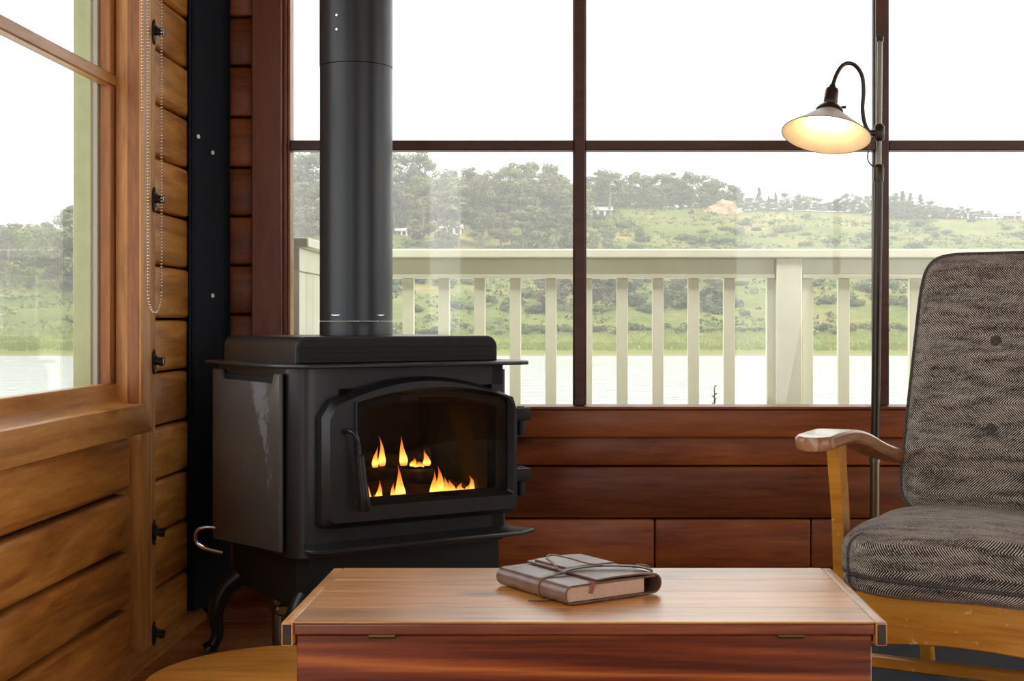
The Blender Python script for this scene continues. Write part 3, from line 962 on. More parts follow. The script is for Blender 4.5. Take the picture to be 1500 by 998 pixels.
lpart('clamp', M_bronze, MB().tube([lp(1288, 207), lp(1288, 203), lp(1288, 186), lp(1288, 182)], [0.010, 0.0165, 0.0165, 0.010], 16))
lpart('clamp_knob', M_bronze, MB().tube([lp(1284, 195), lp(1272, 195)], [0.008, 0.011], 12))
arm_pts = [lp(1276, 195), lp(1271, 190, -.005), lp(1266, 178, -.01), lp(1263.5, 158, -.02), lp(1265, 135, -.03), lp(1263, 112, -.04), lp(1254, 97, -.05), lp(1243, 92.5, -.06), lp(1233, 97, -.07), lp(1225, 110, -.08), lp(1219.5, 126, -.085)]
lpart('arm', M_bronze, MB().tube(smooth_path(arm_pts, 5), 0.0062, 10))
lpart('cord', M_bronze, MB().tube(smooth_path([lp(1279, 200), lp(1275, 212), lp(1271, 228), lp(1273, 238), lp(1283, 247)], 5), 0.0022, 6))
ax = Vector((-0.165, -0.27, -0.95)).normalized()
A0 = lp(1219.5, 126, -.085)
Q = ax.to_track_quat('Z', 'Y').to_matrix().to_4x4()
MA = Matrix.Translation(A0) @ Q
lpart('socket', M_bronze, MB().lathe([(0, -0.004), (0.009, -0.003), (0.010, 0.006), (0.018, 0.010), (0.020, 0.016), (0.021, 0.054), (0.018, 0.060), (0.026, 0.063), (0.038, 0.074), (0.041, 0.082), (0.034, 0.086), (0, 0.08)], 24, MA))
lpart('switch', M_bronze, MB().tube([MA @ Vector((0.012, -0.014, 0.066)), MA @ Vector((0.034, -0.024, 0.06)), MA @ Vector((0.038, -0.027, 0.06))], [0.004, 0.004, 0.006], 8))
sh_prof = [(0.030, 0.080), (0.040, 0.089), (0.127, 0.157), (0.1295, 0.1595)]
sh = lpart('shade', M_shade_out, MB().lathe(sh_prof, 64, MA))
lin = MB().lathe([(0.028, 0.082), (0.039, 0.0912), (0.126, 0.1588), (0.1292, 0.1602)], 64, MA).build('shade_lining', M_shade_in, sh)
rim = MB().tube([MA @ Vector((0.1295 * math.cos(a), 0.1295 * math.sin(a), 0.1598)) for a in [k * 2 * math.pi / 64 for k in range(65)]], 0.0013, 6, False).build('rim', M_bronze, sh)
bm_, nt_, p_ = new_mat('warm_bulb')
p_.inputs['Emission Color'].default_value = (1.0, 0.74, 0.40, 1)
p_.inputs['Emission Strength'].default_value = 5.0
p_.inputs['Base Color'].default_value = (1, 0.9, 0.7, 1)
lpart('bulb', bm_, MB().lathe([(0, 0.082), (0.012, 0.084), (0.014, 0.092), (0.021, 0.104), (0.020, 0.114), (0.012, 0.122), (0, 0.125)], 20, MA))
ll = bpy.data.lights.new('lamp_glow', 'POINT')
ll.energy = 0.45
ll.color = (1.0, 0.70, 0.38)
ll.shadow_soft_size = 0.02
lo = bpy.data.objects.new('lamp_glow', ll)
COL.objects.link(lo)
lo.parent = lamp
lo.matrix_parent_inverse = LI
lo.location = MA @ Vector((0, 0, 0.132))


# ------------------------------------------------------------------ armchair
def tweed():
    m, nt, p = new_mat('herringbone_tweed')
    L = nt.links
    tc = N(nt, 'ShaderNodeTexCoord')
    # slight wobble of the weave
    nz = N(nt, 'ShaderNodeTexNoise', ins={'Scale': 7, 'Detail': 1})
    L.new(tc.outputs['Object'], nz.inputs[0])
    sp = N(nt, 'ShaderNodeSeparateXYZ')
    wv = N(nt, 'ShaderNodeVectorMath', operation='SCALE')
    wv.inputs['Scale'].default_value = 0.006
    L.new(nz.outputs[1], wv.inputs[0])
    av = N(nt, 'ShaderNodeVectorMath', operation='ADD')
    L.new(tc.outputs['UV'], av.inputs[0])
    L.new(wv.outputs[0], av.inputs[1])
    L.new(av.outputs[0], sp.inputs[0])
    pp = N(nt, 'ShaderNodeMath', operation='PINGPONG', ins={1: 0.058})
    L.new(sp.outputs[1], pp.inputs[0])
    ph = N(nt, 'ShaderNodeMath', operation='ADD')
    L.new(sp.outputs[0], ph.inputs[0])
    L.new(pp.outputs[0], ph.inputs[1])
    sc = N(nt, 'ShaderNodeMath', operation='MULTIPLY', ins={1: 2 * math.pi / 0.0066})
    L.new(ph.outputs[0], sc.inputs[0])
    sn = N(nt, 'ShaderNodeMath', operation='SINE')
    L.new(sc.outputs[0], sn.inputs[0])
    # yarn flecks: breaks the strokes into dashes
    fl_ = N(nt, 'ShaderNodeTexNoise', ins={'Scale': 190, 'Detail': 3, 'Roughness': 0.7})
    L.new(tc.outputs['Object'], fl_.inputs[0])
    mpn = N(nt, 'ShaderNodeMapping')
    mpn.inputs['Scale'].default_value = (5, 26, 26)
    L.new(tc.outputs['Object'], mpn.inputs[0])
    st_ = N(nt, 'ShaderNodeTexNoise', ins={'Scale': 2.2, 'Detail': 4})
    L.new(mpn.outputs[0], st_.inputs[0])
    a = N(nt, 'ShaderNodeMath', operation='MULTIPLY_ADD', ins={1: 2.6, 2: -1.3})
    L.new(fl_.outputs[0], a.inputs[0])
    b = N(nt, 'ShaderNodeMath', operation='MULTIPLY_ADD', ins={1: 2.4, 2: -1.2})
    L.new(st_.outputs[0], b.inputs[0])
    s1 = N(nt, 'ShaderNodeMath', operation='ADD')
    L.new(sn.outputs[0], s1.inputs[0])
    L.new(a.outputs[0], s1.inputs[1])
    s2 = N(nt, 'ShaderNodeMath', operation='ADD')
    L.new(s1.outputs[0], s2.inputs[0])
    L.new(b.outputs[0], s2.inputs[1])
    mr = N(nt, 'ShaderNodeMapRange', ins={1: -1.6, 2: 1.7, 3: 0, 4: 1})
    L.new(s2.outputs[0], mr.inputs[0])
    rp = ramp(nt, mr.outputs[0], [(0.38, (0.013, 0.011, 0.012)), (0.54, (0.12, 0.105, 0.094)), (0.75, (0.68, 0.62, 0.54))])
    L.new(rp.outputs[0], p.inputs['Base Color'])
    p.inputs['Roughness'].default_value = 0.95
    p.inputs['Specular IOR Level'].default_value = 0.1
    p.inputs['Sheen Weight'].default_value = 0.25
    bp = N(nt, 'ShaderNodeBump', ins={'Strength': 0.5, 'Distance': 0.002})
    L.new(mr.outputs[0], bp.inputs['Height'])
    L.new(bp.outputs[0], p.inputs['Normal'])
    return m


M_tweed = tweed()
M_piping = plain('dark_tweed_piping', (0.085, 0.074, 0.066), 0.95, noise_amt=0.85, nscale=320)
M_chair = wood('honey_chair_wood', (0.46, 0.17, 0.018), (0.64, 0.28, 0.035), (0.72, 0.36, 0.06), 'X', rough=0.28, coat=0.45, knots=False, var=0.12, wear=((0.80, 0.56, 0.24), 42, 0.625))
M_chair_arm = wood('brown_chair_arm_wood', (0.28, 0.12, 0.045), (0.42, 0.20, 0.08), (0.52, 0.28, 0.13), 'Y', rough=0.25, coat=0.5, knots=False, var=0.12)
M_under = plain('dark_webbing', (0.012, 0.012, 0.014), 0.9)

CA = R(-28)
chair = tag(empty('armchair', (0.565, 3.10, 0), CA), 'wooden armchair with grey herringbone tweed cushions beside the floor lamp', 'armchair')


def cushion(hx, hy, hz, k, dimples=(), n=26, sag=0.0, puff=0.0):
    bm = bmesh.new()
    bmesh.ops.create_cube(bm, size=2)
    bmesh.ops.subdivide_edges(bm, edges=bm.edges[:], cuts=n, use_grid_fill=True)
    uv = bm.loops.layers.uv.new('weave')
    for f in bm.faces:
        c = f.calc_center_median()
        for l in f.loops:
            p = l.vert.co
            if abs(c.x) > 0.999: l[uv].uv = (p.y * hy, p.z * hz)
            elif abs(c.y) > 0.999: l[uv].uv = (p.x * hx, p.z * hz)
            else: l[uv].uv = (p.x * hx, hz + hy + p.y * hy)
    for v in bm.verts:
        p = v.co.copy()
        nk = (abs(p.x) ** k + abs(p.y) ** k + abs(p.z) ** k) ** (1 / k)
        q = p / nk
        if dimples:      # squarer outline in x-z, softer through the thickness
            n2 = (abs(p.x) ** 9 + abs(p.z) ** 9) ** (1 / 9)
            m_ = max(abs(p.x), abs(p.z), 1e-6)
            rim_ = m_ / 1.0
            yy_ = p.y * (1 - max(0, (rim_ - 0.72) / 0.28) ** 2.4 * 0.55) if abs(p.y) > 0.999 else p.y * 0.45
            sc_ = 1 + ((m_ / n2 - 1) * m_ ** 5 if n2 > 1e-6 else 0)
            q = Vector((p.x * sc_, yy_, p.z * sc_))
        v.co = (q.x * hx, q.y * hy, q.z * hz)
    return bm


# seat cushion (local origin at its centre)
SW, SD, SH = 0.58, 0.56, 0.160
bm = cushion(SW / 2, SD / 2, SH / 2, 4.6)
for v in bm.verts:
    c = v.co
    e = (1 - (abs(c.x) / (SW / 2)) ** 2) * (1 - (abs(c.y) / (SD / 2)) ** 2)
    if c.z > 0: c.z += 0.022 * max(0, e)
    # crease of the lower piping
    d = (c.z + 0.028 + 0.012 * (c.x / SW))
    if abs(c.x) > SW * .35 or abs(c.y) > SD * .35:
        k_ = 0.007 * math.exp(-(d / 0.009) ** 2)
        l = math.hypot(c.x, c.y)
        c.x -= c.x / l * k_
        c.y -= c.y / l * k_
    c.x += 0.005 * noise.noise(c * 7)
    c.z += 0.006 * noise.noise(c * 6 + Vector((3, 1, 2)))
mbs = MB(); mbs.bm.free(); mbs.bm = bm
seat = mbs.build('seat_cushion', M_tweed, chair, R(180))
seat.location = (0.30, 0.275, 0.398)


def superpath(hx, hy, k, n=80):
    out = []
    for i in range(n + 1):
        a = 2 * math.pi * i / n
        c_, s_ = math.cos(a), math.sin(a)
        out.append((hx * math.copysign(abs(c_) ** (2 / k), c_), hy * math.copysign(abs(s_) ** (2 / k), s_)))
    return out


MB().tube([(x, y_, -0.028 - 0.012 * x / SW) for x, y_ in superpath(SW / 2 - 0.003, SD / 2 - 0.003, 4.6)], 0.0045, 6, False).build('piping', M_piping, seat)
MB().tube([(-SW / 2 * 0.862 * q_, -SD / 2 * 0.862 * q_, z_) for z_, q_ in [(z_, (1 - (abs(z_) / 0.0805) ** 4.6) ** (1 / 4.6)) for z_ in [-0.07 + 0.01 * k for k in range(15)]]], 0.0045, 6).build('piping', M_piping, seat)

# back cushion
BW, BT, BH = 0.56, 0.125, 0.68
bm = cushion(BW / 2, BT / 2, BH / 2, 5.5, True)
btn = [(x, z) for x in (-0.060, 0.150) for z in (0.100, -0.125)]
for v in bm.verts:
    c = v.co
    if c.y < 0:
        for (bx_, bz_) in btn:
            d2 = (c.x - bx_) ** 2 + (c.z - bz_) ** 2
            c.y += 0.016 * math.exp(-d2 / 0.0016)
        c.y -= 0.012 * (1 - (abs(c.x) / (BW / 2)) ** 2) * (1 - (abs(c.z) / (BH / 2)) ** 2)
    # head end a little narrower and softly wavy
    t = (c.z / BH + 0.5)
    c.x *= 1.03 - 0.10 * t
    c.z += 0.004 * noise.noise(Vector((c.x * 9, c.y * 5, 1))) * t
mbs = MB(); mbs.bm.free(); mbs.bm = bm
back = mbs.build('back_cushion', M_tweed, chair, R(180))
TILT = R(-15)
back.location = (0.345, 0.545, 0.788)
back.rotation_euler = (TILT, 0, 0)
for sy in (-1, 1):
    MB().tube([(x * (1.03 - 0.10 * (z / BH + .5)), sy * BT / 2 * 0.47, z) for x, z in superpath(BW / 2 - 0.001, BH / 2 - 0.001, 9)], 0.005, 6, False).build('piping', M_piping, back)
for (bx_, bz_) in btn:
    MB().lathe([(0, -0.004), (0.012, -0.003), (0.014, 0.002), (0.010, 0.007), (0, 0.0095)], 16, Matrix.Translation((bx_, -BT / 2 + 0.004, bz_)) @ Matrix.Rotation(R(90), 4, 'X')).build('button', M_piping, back)

# wooden frame
fr = MB()
arch = [(0.0, 0.335), (0.60, 0.335), (0.60, 0.225)] + [(0.60 - 0.60 * k / 14, 0.205 + 0.026 * math.sin(math.pi * k / 14)) for k in range(1, 14)] + [(0.0, 0.225)]
fr.prism(arch, 0.035, 0.060, 'xz', 0.003, 1)
fr.build('front_rail', M_chair, chair)
for x in (0.01, 0.565):
    MB().box(x, x + 0.025, 0.06, 0.56, 0.25, 0.322, 0.003, 1).build('side_rail', M_chair, chair)
MB().box(0.01, 0.59, 0.54, 0.565, 0.24, 0.322, 0.003, 1).build('back_rail', M_chair, chair)
MB().box(0.035, 0.565, 0.06, 0.54, 0.300, 0.316).build('seat_platform', M_under, chair)
MB().box(0.0, 0.60, 0.29, 0.32, 0.10, 0.13, 0.004, 1).build('stretcher', M_chair, chair)
for side in (-1, 1):
    cx = 0.30 + side * 0.312
    rx = 0.30 + side * 0.215
    # front post: curves from the floor up to the arm
    mb = MB()
    prof = smooth_path([(cx, 0.15, 0.0), (cx, 0.175, 0.15), (cx, 0.19, 0.32), (cx, 0.18, 0.48), (cx, 0.155, 0.60), (cx, 0.145, 0.665)], 5)
    rws = []
    for i, p in enumerate(prof):
        hw = 0.024 + 0.010 * (i / len(prof)) ** 2
        rws.append([mb.bm.verts.new((p.x + dx, p.y + dy, p.z)) for dx, dy in ((-0.014, -hw), (0.014, -hw), (0.014, hw), (-0.014, hw))])
    for A, B in zip(rws, rws[1:]):
        for k in range(4): mb.bm.faces.new((A[k], A[(k + 1) % 4], B[(k + 1) % 4], B[k]))
    mb.bm.faces.new(rws[0]); mb.bm.faces.new(rws[-1])
    post = mb.build('front_leg', M_chair, chair, R(30))
    # rear post
    MB().tube(smooth_path([(rx, 0.66, 0.0), (rx, 0.60, 0.2), (rx, 0.60, 0.42), (rx, 0.675, 0.70), (rx, 0.76, 1.03)], 5), 0.019, 10).build('rear_leg', M_chair, chair)
    # arm: broad paddle at the front, dipping to the rear
    mb = MB()
    path = smooth_path([(cx, -0.045, 0.672), (cx, 0.0, 0.676), (cx, 0.08, 0.678), (cx, 0.17, 0.676), (cx - side * .01, 0.27, 0.660), (cx - side * .03, 0.38, 0.627), (cx - side * .06, 0.50, 0.600), (cx - side * .11, 0.61, 0.585)], 5)
    rws = []
    for i, p in enumerate(path):
        t = i / (len(path) - 1)
        hw = 0.046 if t < .45 else 0.046 - 0.022 * (t - .45) / .55
        if t < 0.10: hw = 0.046 * math.sqrt(max(0.15, 1 - (1 - t / 0.10) ** 2))
        hh = 0.0155
        c_ = 0.006
        rws.append([mb.bm.verts.new((p.x + dx, p.y, p.z + dz)) for dx, dz in ((-hw + c_, -hh), (hw - c_, -hh), (hw, -hh + c_), (hw, hh - c_), (hw - c_, hh), (-hw + c_, hh), (-hw, hh - c_), (-hw, -hh + c_))])
    for A, B in zip(rws, rws[1:]):
        for k in range(8): mb.bm.faces.new((A[k], A[(k + 1) % 8], B[(k + 1) % 8], B[k]))
    mb.bm.faces.new(rws[0]); mb.bm.faces.new(rws[-1])
    mb.build('arm', M_chair_arm, chair, R(35))
for k, zz in enumerate((0.46, 0.62, 0.78, 0.94)):
    yy = 0.585 + (zz - 0.42) * 0.245
    MB().box(0.09, 0.51, yy + 0.030, yy + 0.046, zz - 0.025, zz + 0.025, 0.004, 1).build('back_slat', M_chair, chair)

shade_sheet = tag(empty('shade_sheet', (1.35, 3.72, 0)), 'dark blue sheet added on the floor for the shade under the armchair', 'shade_sheet')
M_shade_sheet = plain('dark_navy_shade', (0.012, 0.015, 0.022), 0.95, noise_amt=0.4, nscale=90)  # thin dark sheet added in place of the shade under the chair
MB().box(-0.72, 0.9, -0.75, 0.58, 0.001, 0.011, 0.004, 2).build('shade_patch', M_shade_sheet, shade_sheet)
MB().box(-0.735, 0.915, -0.765, 0.595, 0.0005, 0.006, 0.002, 1).build('border', M_under, shade_sheet)

# ------------------------------------------------------------------ deck and railing outside
M_cream = plain('cream_paint', (0.86, 0.87, 0.68), 0.5, noise_amt=0.05, nscale=8)
M_deck = wood('weathered_deck_wood', (0.25, 0.22, 0.18), (0.36, 0.32, 0.26), (0.45, 0.41, 0.34), 'X', rough=0.8, knots=False, var=0.15)
RY = 5.5
dk = tag(empty('deck', (0.9, 5.0, 0.10)), 'weathered plank deck behind the back window', 'deck')
dplank = MB().box(-2.3, 2.3, -0.066, 0.066, -0.025, 0.0, 0.003, 1).mesh('deck_plank', M_deck)
for k in range(7):
    o = link('deck_plank', dplank, dk)
    o.location = (0.35, 4.70 + k * 0.14 - 5.0, 0)
rel(dk, 'joist', M_deck, MB().box(-1.05, 3.55, 4.63, 4.68, -0.10, 0.07))
rel(dk, 'joist', M_deck, MB().box(-1.05, 3.55, 5.48, 5.53, -0.10, 0.07))
for x in (-0.9, 1.2, 3.3):
    rel(dk, 'support_post', M_deck, MB().box(x, x + 0.1, 5.38, 5.479, -3.6, 0.074))

rl = tag(empty('deck_railing', (0.9, RY, 0.10)), 'cream painted wooden deck railing outside the back window', 'railing')
CX = -0.955
rel(rl, 'top_rail', M_cream, MB().box(CX - 0.07, 3.6, RY - 0.06, RY + 0.08, 1.200, 1.236, 0.005, 1))
rel(rl, 'under_rail', M_cream, MB().box(CX, 0.808, RY - 0.012, RY + 0.03, 1.138, 1.1995, 0.002, 1))
rel(rl, 'under_rail', M_cream, MB().box(0.918, 3.6, RY - 0.012, RY + 0.03, 1.138, 1.1995, 0.002, 1))
rel(rl, 'under_ledge', M_cream, MB().box(CX, 0.808, RY - 0.03, RY + 0.05, 1.120, 1.1375, 0.002, 1))
rel(rl, 'under_ledge', M_cream, MB().box(0.918, 3.6, RY - 0.03, RY + 0.05, 1.120, 1.1375, 0.002, 1))
rel(rl, 'bottom_rail', M_cream, MB().box(CX, 3.6, RY - 0.02, RY + 0.04, 0.18, 0.24, 0.002, 1))
for x in (0.812, CX - 0.02, 3.0):
    rel(rl, 'post', M_cream, MB().box(x, x + 0.102, RY - 0.045, RY + 0.055, 0.10, 1.1995, 0.003, 1))
bal = MB().box(-0.0225, 0.0225, -0.02, 0.02, 0, 0.882, 0.002, 1).mesh('baluster', M_cream)
bxs = [-0.667 + 0.1445 * k for k in range(-1, 10)]
bxs = [(598 - 840) * RY / 2000 + 0.1437 * k for k in range(0, 10)] + [(545 - 840) * RY / 2000, (490 - 840) * RY / 2000]
bxs += [(1132 - 840) * RY / 2000 - 0.002, (1182 - 840) * RY / 2000 + 0.002] + [(1236 - 840) * RY / 2000 + 0.1437 * k for k in range(0, 12)]
for x in bxs:
    o = link('baluster', bal, rl)
    o.location = (x - 0.9, 0.012, 0.138)
# the railing's short return towards the house
rel(rl, 'top_rail', M_cream, MB().box(CX - 0.07, CX + 0.05, 4.66, RY - 0.0605, 1.200, 1.236, 0.005, 1))
rel(rl, 'under_rail', M_cream, MB().box(CX - 0.02, CX + 0.02, 4.66, RY - 0.05, 1.12, 1.1995, 0.002, 1))
for k in range(6):
    rel(rl, 'return_board', M_cream, MB().box(CX - 0.012, CX + 0.012, 4.70 + 0.125 * k, 4.70 + 0.125 * k + 0.118, 0.20, 1.119, 0.002, 1))

# a sprig growing up beyond the railing
M_sprig = plain('dark_sprig_green', (0.10, 0.13, 0.06), 0.8)
sx = (1047 - 840) * 5.75 / 2000
sg = tag(empty('flower_sprig', (sx, 5.75, -0.1)), 'thin dark flower sprig poking up between the balusters over the water', 'sprig')
MB().tube(smooth_path([(0.01, 0, 0), (0.004, 0, 0.4), (-0.003, 0, 0.62), (0, 0, 0.78)], 4), [0.003] * 12 + [0.0012], 6).build('stem', M_sprig, sg)
for k in range(9):
    z = 0.68 + k * 0.0115
    a = k * 2.4
    l = 0.016 * (1 - k / 14)
    MB().tube([(0, 0, z), (l * math.cos(a) * .6, l * math.sin(a) * .6, z + l * .4), (l * math.cos(a), l * math.sin(a), z + l)], [0.001, 0.0035, 0.0006], 5).build('bud', M_sprig, sg)

# ------------------------------------------------------------------ landscape
def sstep(a, b, x):
    t = max(0, min(1, (x - a) / (b - a)))
    return t * t * (3 - 2 * t)


def interp(x, pts):
    for (x0, y0), (x1, y1) in zip(pts, pts[1:]):
        if x <= x1: return y0 + (y1 - y0) * (x - x0) / (x1 - x0)
    return pts[-1][1]


def ground(X, Y):
    u = X / Y
    crest = interp(u, [(-1, 20), (-0.42, 24), (-0.30, 32), (-0.2, 40), (-0.08, 38), (0.0, 34), (0.05, 33), (0.15, 33), (0.25, 30.5), (0.5, 27)])
    h = interp(Y, [(0, -6), (152, -5.2), (159, -4.05), (163, -3.75), (190, -3.2), (196, -1.8), (212, -0.9), (260, 0.20 * crest), (330, 0.60 * crest), (400, crest), (450, crest - 2), (700, crest - 40)])
    hill = sstep(195, 230, Y)
    h += hill * (2.0 * noise.noise(Vector((X * 0.025, Y * 0.03, 0))) + 0.8 * noise.noise(Vector((X * 0.09, Y * 0.09, 4))))
    h += 0.12 * noise.noise(Vector((X * 0.3, Y * 0.3, 9)))
    return h + EYE


def on_ground(px, py, y0=160, y1=520):
    """where the line of sight through a picture point meets the slope"""
    u = (px - 840) / 2000
    v = (470 - py) / 2000
    Y, best, by = y0, -9.0, y0
    while Y < y1:
        a = (ground(u * Y, Y) - EYE) / Y
        if a >= v: break
        if a > best: best, by = a, Y
        Y += 1.0
    else:
        Y = by
    return Vector((u * Y, Y, ground(u * Y, Y)))


def grass_mat():
    m, nt, p = new_mat('meadow_grass')
    L = nt.links
    tc = N(nt, 'ShaderNodeTexCoord')
    n1 = N(nt, 'ShaderNodeTexNoise', ins={'Scale': 0.05, 'Detail': 6, 'Roughness': 0.6})
    L.new(tc.outputs['Object'], n1.inputs[0])
    n2 = N(nt, 'ShaderNodeTexNoise', ins={'Scale': 0.6, 'Detail': 6, 'Roughness': 0.7})
    L.new(tc.outputs['Object'], n2.inputs[0])
    r1 = ramp(nt, n1.outputs[0], [(0.30, (0.058, 0.080, 0.020)), (0.46, (0.098, 0.120, 0.034)), (0.58, (0.14, 0.142, 0.050)), (0.68, (0.22, 0.165, 0.078))])
    r2 = ramp(nt, n2.outputs[0], [(0.30, (0.55, 0.55, 0.5)), (0.65, (1.15, 1.15, 1.05))])
    mx = N(nt, 'ShaderNodeMix', data_type='RGBA', blend_type='MULTIPLY')
    mx.inputs[0].default_value = 1
    L.new(r1.outputs[0], mx.inputs[6])
    L.new(r2.outputs[0], mx.inputs[7])
    # low mud and bright marsh grass near the shore
    sp = N(nt, 'ShaderNodeSeparateXYZ')
    L.new(tc.outputs['Object'], sp.inputs[0])
    zz = N(nt, 'ShaderNodeMapRange', ins={1: -3.4, 2: -1.6, 3: 0, 4: 1})
    L.new(sp.outputs[2], zz.inputs[0])
    zr = ramp(nt, zz.outputs[0], [(0.0, (0.18, 0.155, 0.11)), (0.22, (0.17, 0.15, 0.10)), (0.30, (0.13, 0.155, 0.03)), (0.9, (0.11, 0.135, 0.028))])
    wt = N(nt, 'ShaderNodeMapRange', ins={1: -1.9, 2: -0.9, 3: 0, 4: 1})
    L.new(sp.outputs[2], wt.inputs[0])
    m2 = N(nt, 'ShaderNodeMix', data_type='RGBA')
    L.new(wt.outputs[0], m2.inputs[0])
    L.new(zr.outputs[0], m2.inputs[6])
    L.new(mx.outputs[2], m2.inputs[7])
    L.new(m2.outputs[2], p.inputs['Base Color'])
    p.inputs['Roughness'].default_value = 0.95
    p.inputs['Specular IOR Level'].default_value = 0.05
    return m


V, F = [], []
us = [-0.75 + 1.35 * i / 260 for i in range(261)]
ys = [150 + 3 * j for j in range(30)] + [240 + 5 * j for j in range(44)] + [460 + 30 * j for j in range(6)]
for yv in ys:
    for u in us:
        V.append((u * yv, yv, ground(u * yv, yv)))
nu = len(us)
for j in range(len(ys) - 1):
    for i in range(nu - 1):
        F.append((j * nu + i, j * nu + i + 1, (j + 1) * nu + i + 1, (j + 1) * nu + i))
me = bpy.data.meshes.new('hillside')
me.from_pydata(V, [], F)
me.polygons.foreach_set('use_smooth', [True] * len(F))
me.materials.append(grass_mat())
tag(link('hillside', me), 'green grassy hillside rising across the water', kind='structure')


def water_mat():
    m, nt, p = new_mat('pale_water')
    L = nt.links
    p.inputs['Base Color'].default_value = (0.36, 0.39, 0.39, 1)
    p.inputs['Roughness'].default_value = 0.10
    p.inputs['Specular IOR Level'].default_value = 0.9
    tc = N(nt, 'ShaderNodeTexCoord')
    mp = N(nt, 'ShaderNodeMapping')
    mp.inputs['Scale'].default_value = (0.6, 1.5, 1)
    L.new(tc.outputs['Object'], mp.inputs[0])
    nz = N(nt, 'ShaderNodeTexNoise', ins={'Scale': 0.8, 'Detail': 5})
    L.new(mp.outputs[0], nz.inputs[0])
    b = N(nt, 'ShaderNodeBump', ins={'Strength': 0.6, 'Distance': 0.4})
    L.new(nz.outputs[0], b.inputs['Height'])
    L.new(b.outputs[0], p.inputs['Normal'])
    return m


tag(MB().box(-140, 110, 9, 161.5, -4.4, -3.15).build('river', water_mat()), 'calm pale river water beyond the deck', kind='structure')
tag(MB().box(-140, 110, -3, 9, -4.6, -3.05).build('near_bank', M_deck), 'bare near bank under the deck', kind='structure')

# --- plants
F_pine = foliage('grey_green_needles', (0.058, 0.068, 0.030), (0.145, 0.150, 0.066), 0.25)
F_dark = foliage('dark_green_needles', (0.034, 0.048, 0.028), (0.080, 0.098, 0.052), 0.22)
F_leaf = foliage('fresh_green_leaves', (0.085, 0.115, 0.028), (0.18, 0.21, 0.055), 0.25)
F_brown = foliage('brownish_scrub_leaves', (0.10, 0.088, 0.045), (0.18, 0.16, 0.08), 0.2)
F_bush = foliage('bush_leaves', (0.026, 0.044, 0.013), (0.085, 0.115, 0.030), 0.35)
F_brush = foliage('brush_leaves', (0.042, 0.066, 0.016), (0.17, 0.185, 0.046), 0.0, 0.09)
F_reed = foliage('reed_blades', (0.10, 0.125, 0.026), (0.18, 0.18, 0.05), 0.0, 0.12)
M_bark = plain('grey_bark', (0.17, 0.14, 0.11), 0.9)


def leaf_quads(V, F, c, r, n, rng, size, squash=1.0, shell=0.55):
    for _ in range(n):
        while True:
            d = Vector((rng.uniform(-1, 1), rng.uniform(-1, 1), rng.uniform(-1, 1)))
            if 0.05 < d.length < 1: break
        d.normalize()
        rad = rng.uniform(shell, 1.0)
        p = Vector((c[0] + d.x * r[0] * rad, c[1] + d.y * r[1] * rad, c[2] + d.z * r[2] * rad))
        nrm = (d + Vector((rng.uniform(-.45, .45), rng.uniform(-.45, .45), rng.uniform(-.3, .45)))).normalized()
        t = nrm.orthogonal().normalized()
        t.rotate(Matrix.Rotation(rng.uniform(0, 6.28), 3, nrm))
        bt_ = nrm.cross(t)
        s = size * rng.uniform(0.6, 1.3)
        o_ = len(V)
        V += [p + t * s, p + bt_ * s * 0.7, p - t * s * 0.9, p - bt_ * s * 0.6]
        F.append((o_, o_ + 1, o_ + 2, o_ + 3))


def mesh_vf(name, V, F, mat):
    me = bpy.data.meshes.new(name)
    me.from_pydata([tuple(v) for v in V], [], F)
    me.materials.append(mat)
    return me


def tree_proto(seed, kind, mat):
    """unit tree, 10 m tall: (crown mesh, trunk mesh)"""
    rng = random.Random(seed)
    V, F = [], []
    tk = MB()
    if kind == 'pine':          # wind-shaped, layered blobs over a bare trunk
        lean = rng.uniform(-.6, .6)
        tk.tube(smooth_path([(0, 0, -0.6), (lean * .3, 0, 2.5), (lean * .7, 0, 5.5), (lean, 0, 8.4)], 3), [0.28, .26, .24, .22, .2, .18, .16, .14, .1, .06], 6)
        for k in range(26):
            t = rng.uniform(0.16, 1.0)
            a = rng.uniform(0, 6.28)
            rad = (0.7 + 2.5 * math.sin(min(1, (1.08 - t) / 0.75) * math.pi * .62)) * rng.uniform(.35, 1)
            c = (lean * t + rad * math.cos(a), rad * math.sin(a), 9.1 * t + .3)
            br = rng.uniform(.75, 1.35)
            leaf_quads(V, F, c, (br * 1.2, br * 1.2, br * .8), 95, rng, 0.25)
            tk.tube([(lean * t * .9, 0, 9.1 * t - .9), c], [0.09, 0.03], 4)
    elif kind == 'cone':
        tk.tube([(0, 0, -0.6), (0, 0, 9.5)], [0.25, 0.04], 6)
        for k in range(20):
            t = 0.12 + 0.88 * k / 19
            rad = 2.3 * (1.03 - t) * rng.uniform(.75, 1.15) + .1
            for q in range(3):
                a = rng.uniform(0, 6.28)
                br = 0.35 + rad * .45
                leaf_quads(V, F, (rad * .55 * math.cos(a), rad * .55 * math.sin(a), 9.6 * t), (br, br, br * .5), 30, rng, 0.24)
    else:                        # round, dense to the ground
        tk.tube([(0, 0, -0.6), (0.1, 0, 5)], [0.3, 0.1], 6)
        for k in range(20):
            t = rng.uniform(0.12, 1)
            a = rng.uniform(0, 6.28)
            rad = 2.9 * math.sin(min(1, t + .25) * math.pi * .82) ** .7 * rng.uniform(.3, 1)
            br = rng.uniform(.9, 1.5)
            leaf_quads(V, F, (rad * math.cos(a), rad * math.sin(a), 8.4 * t + .6), (br, br, br * .9), 85, rng, 0.27)
    return mesh_vf('crown', V, F, mat), tk.mesh('trunk', M_bark, R(60))


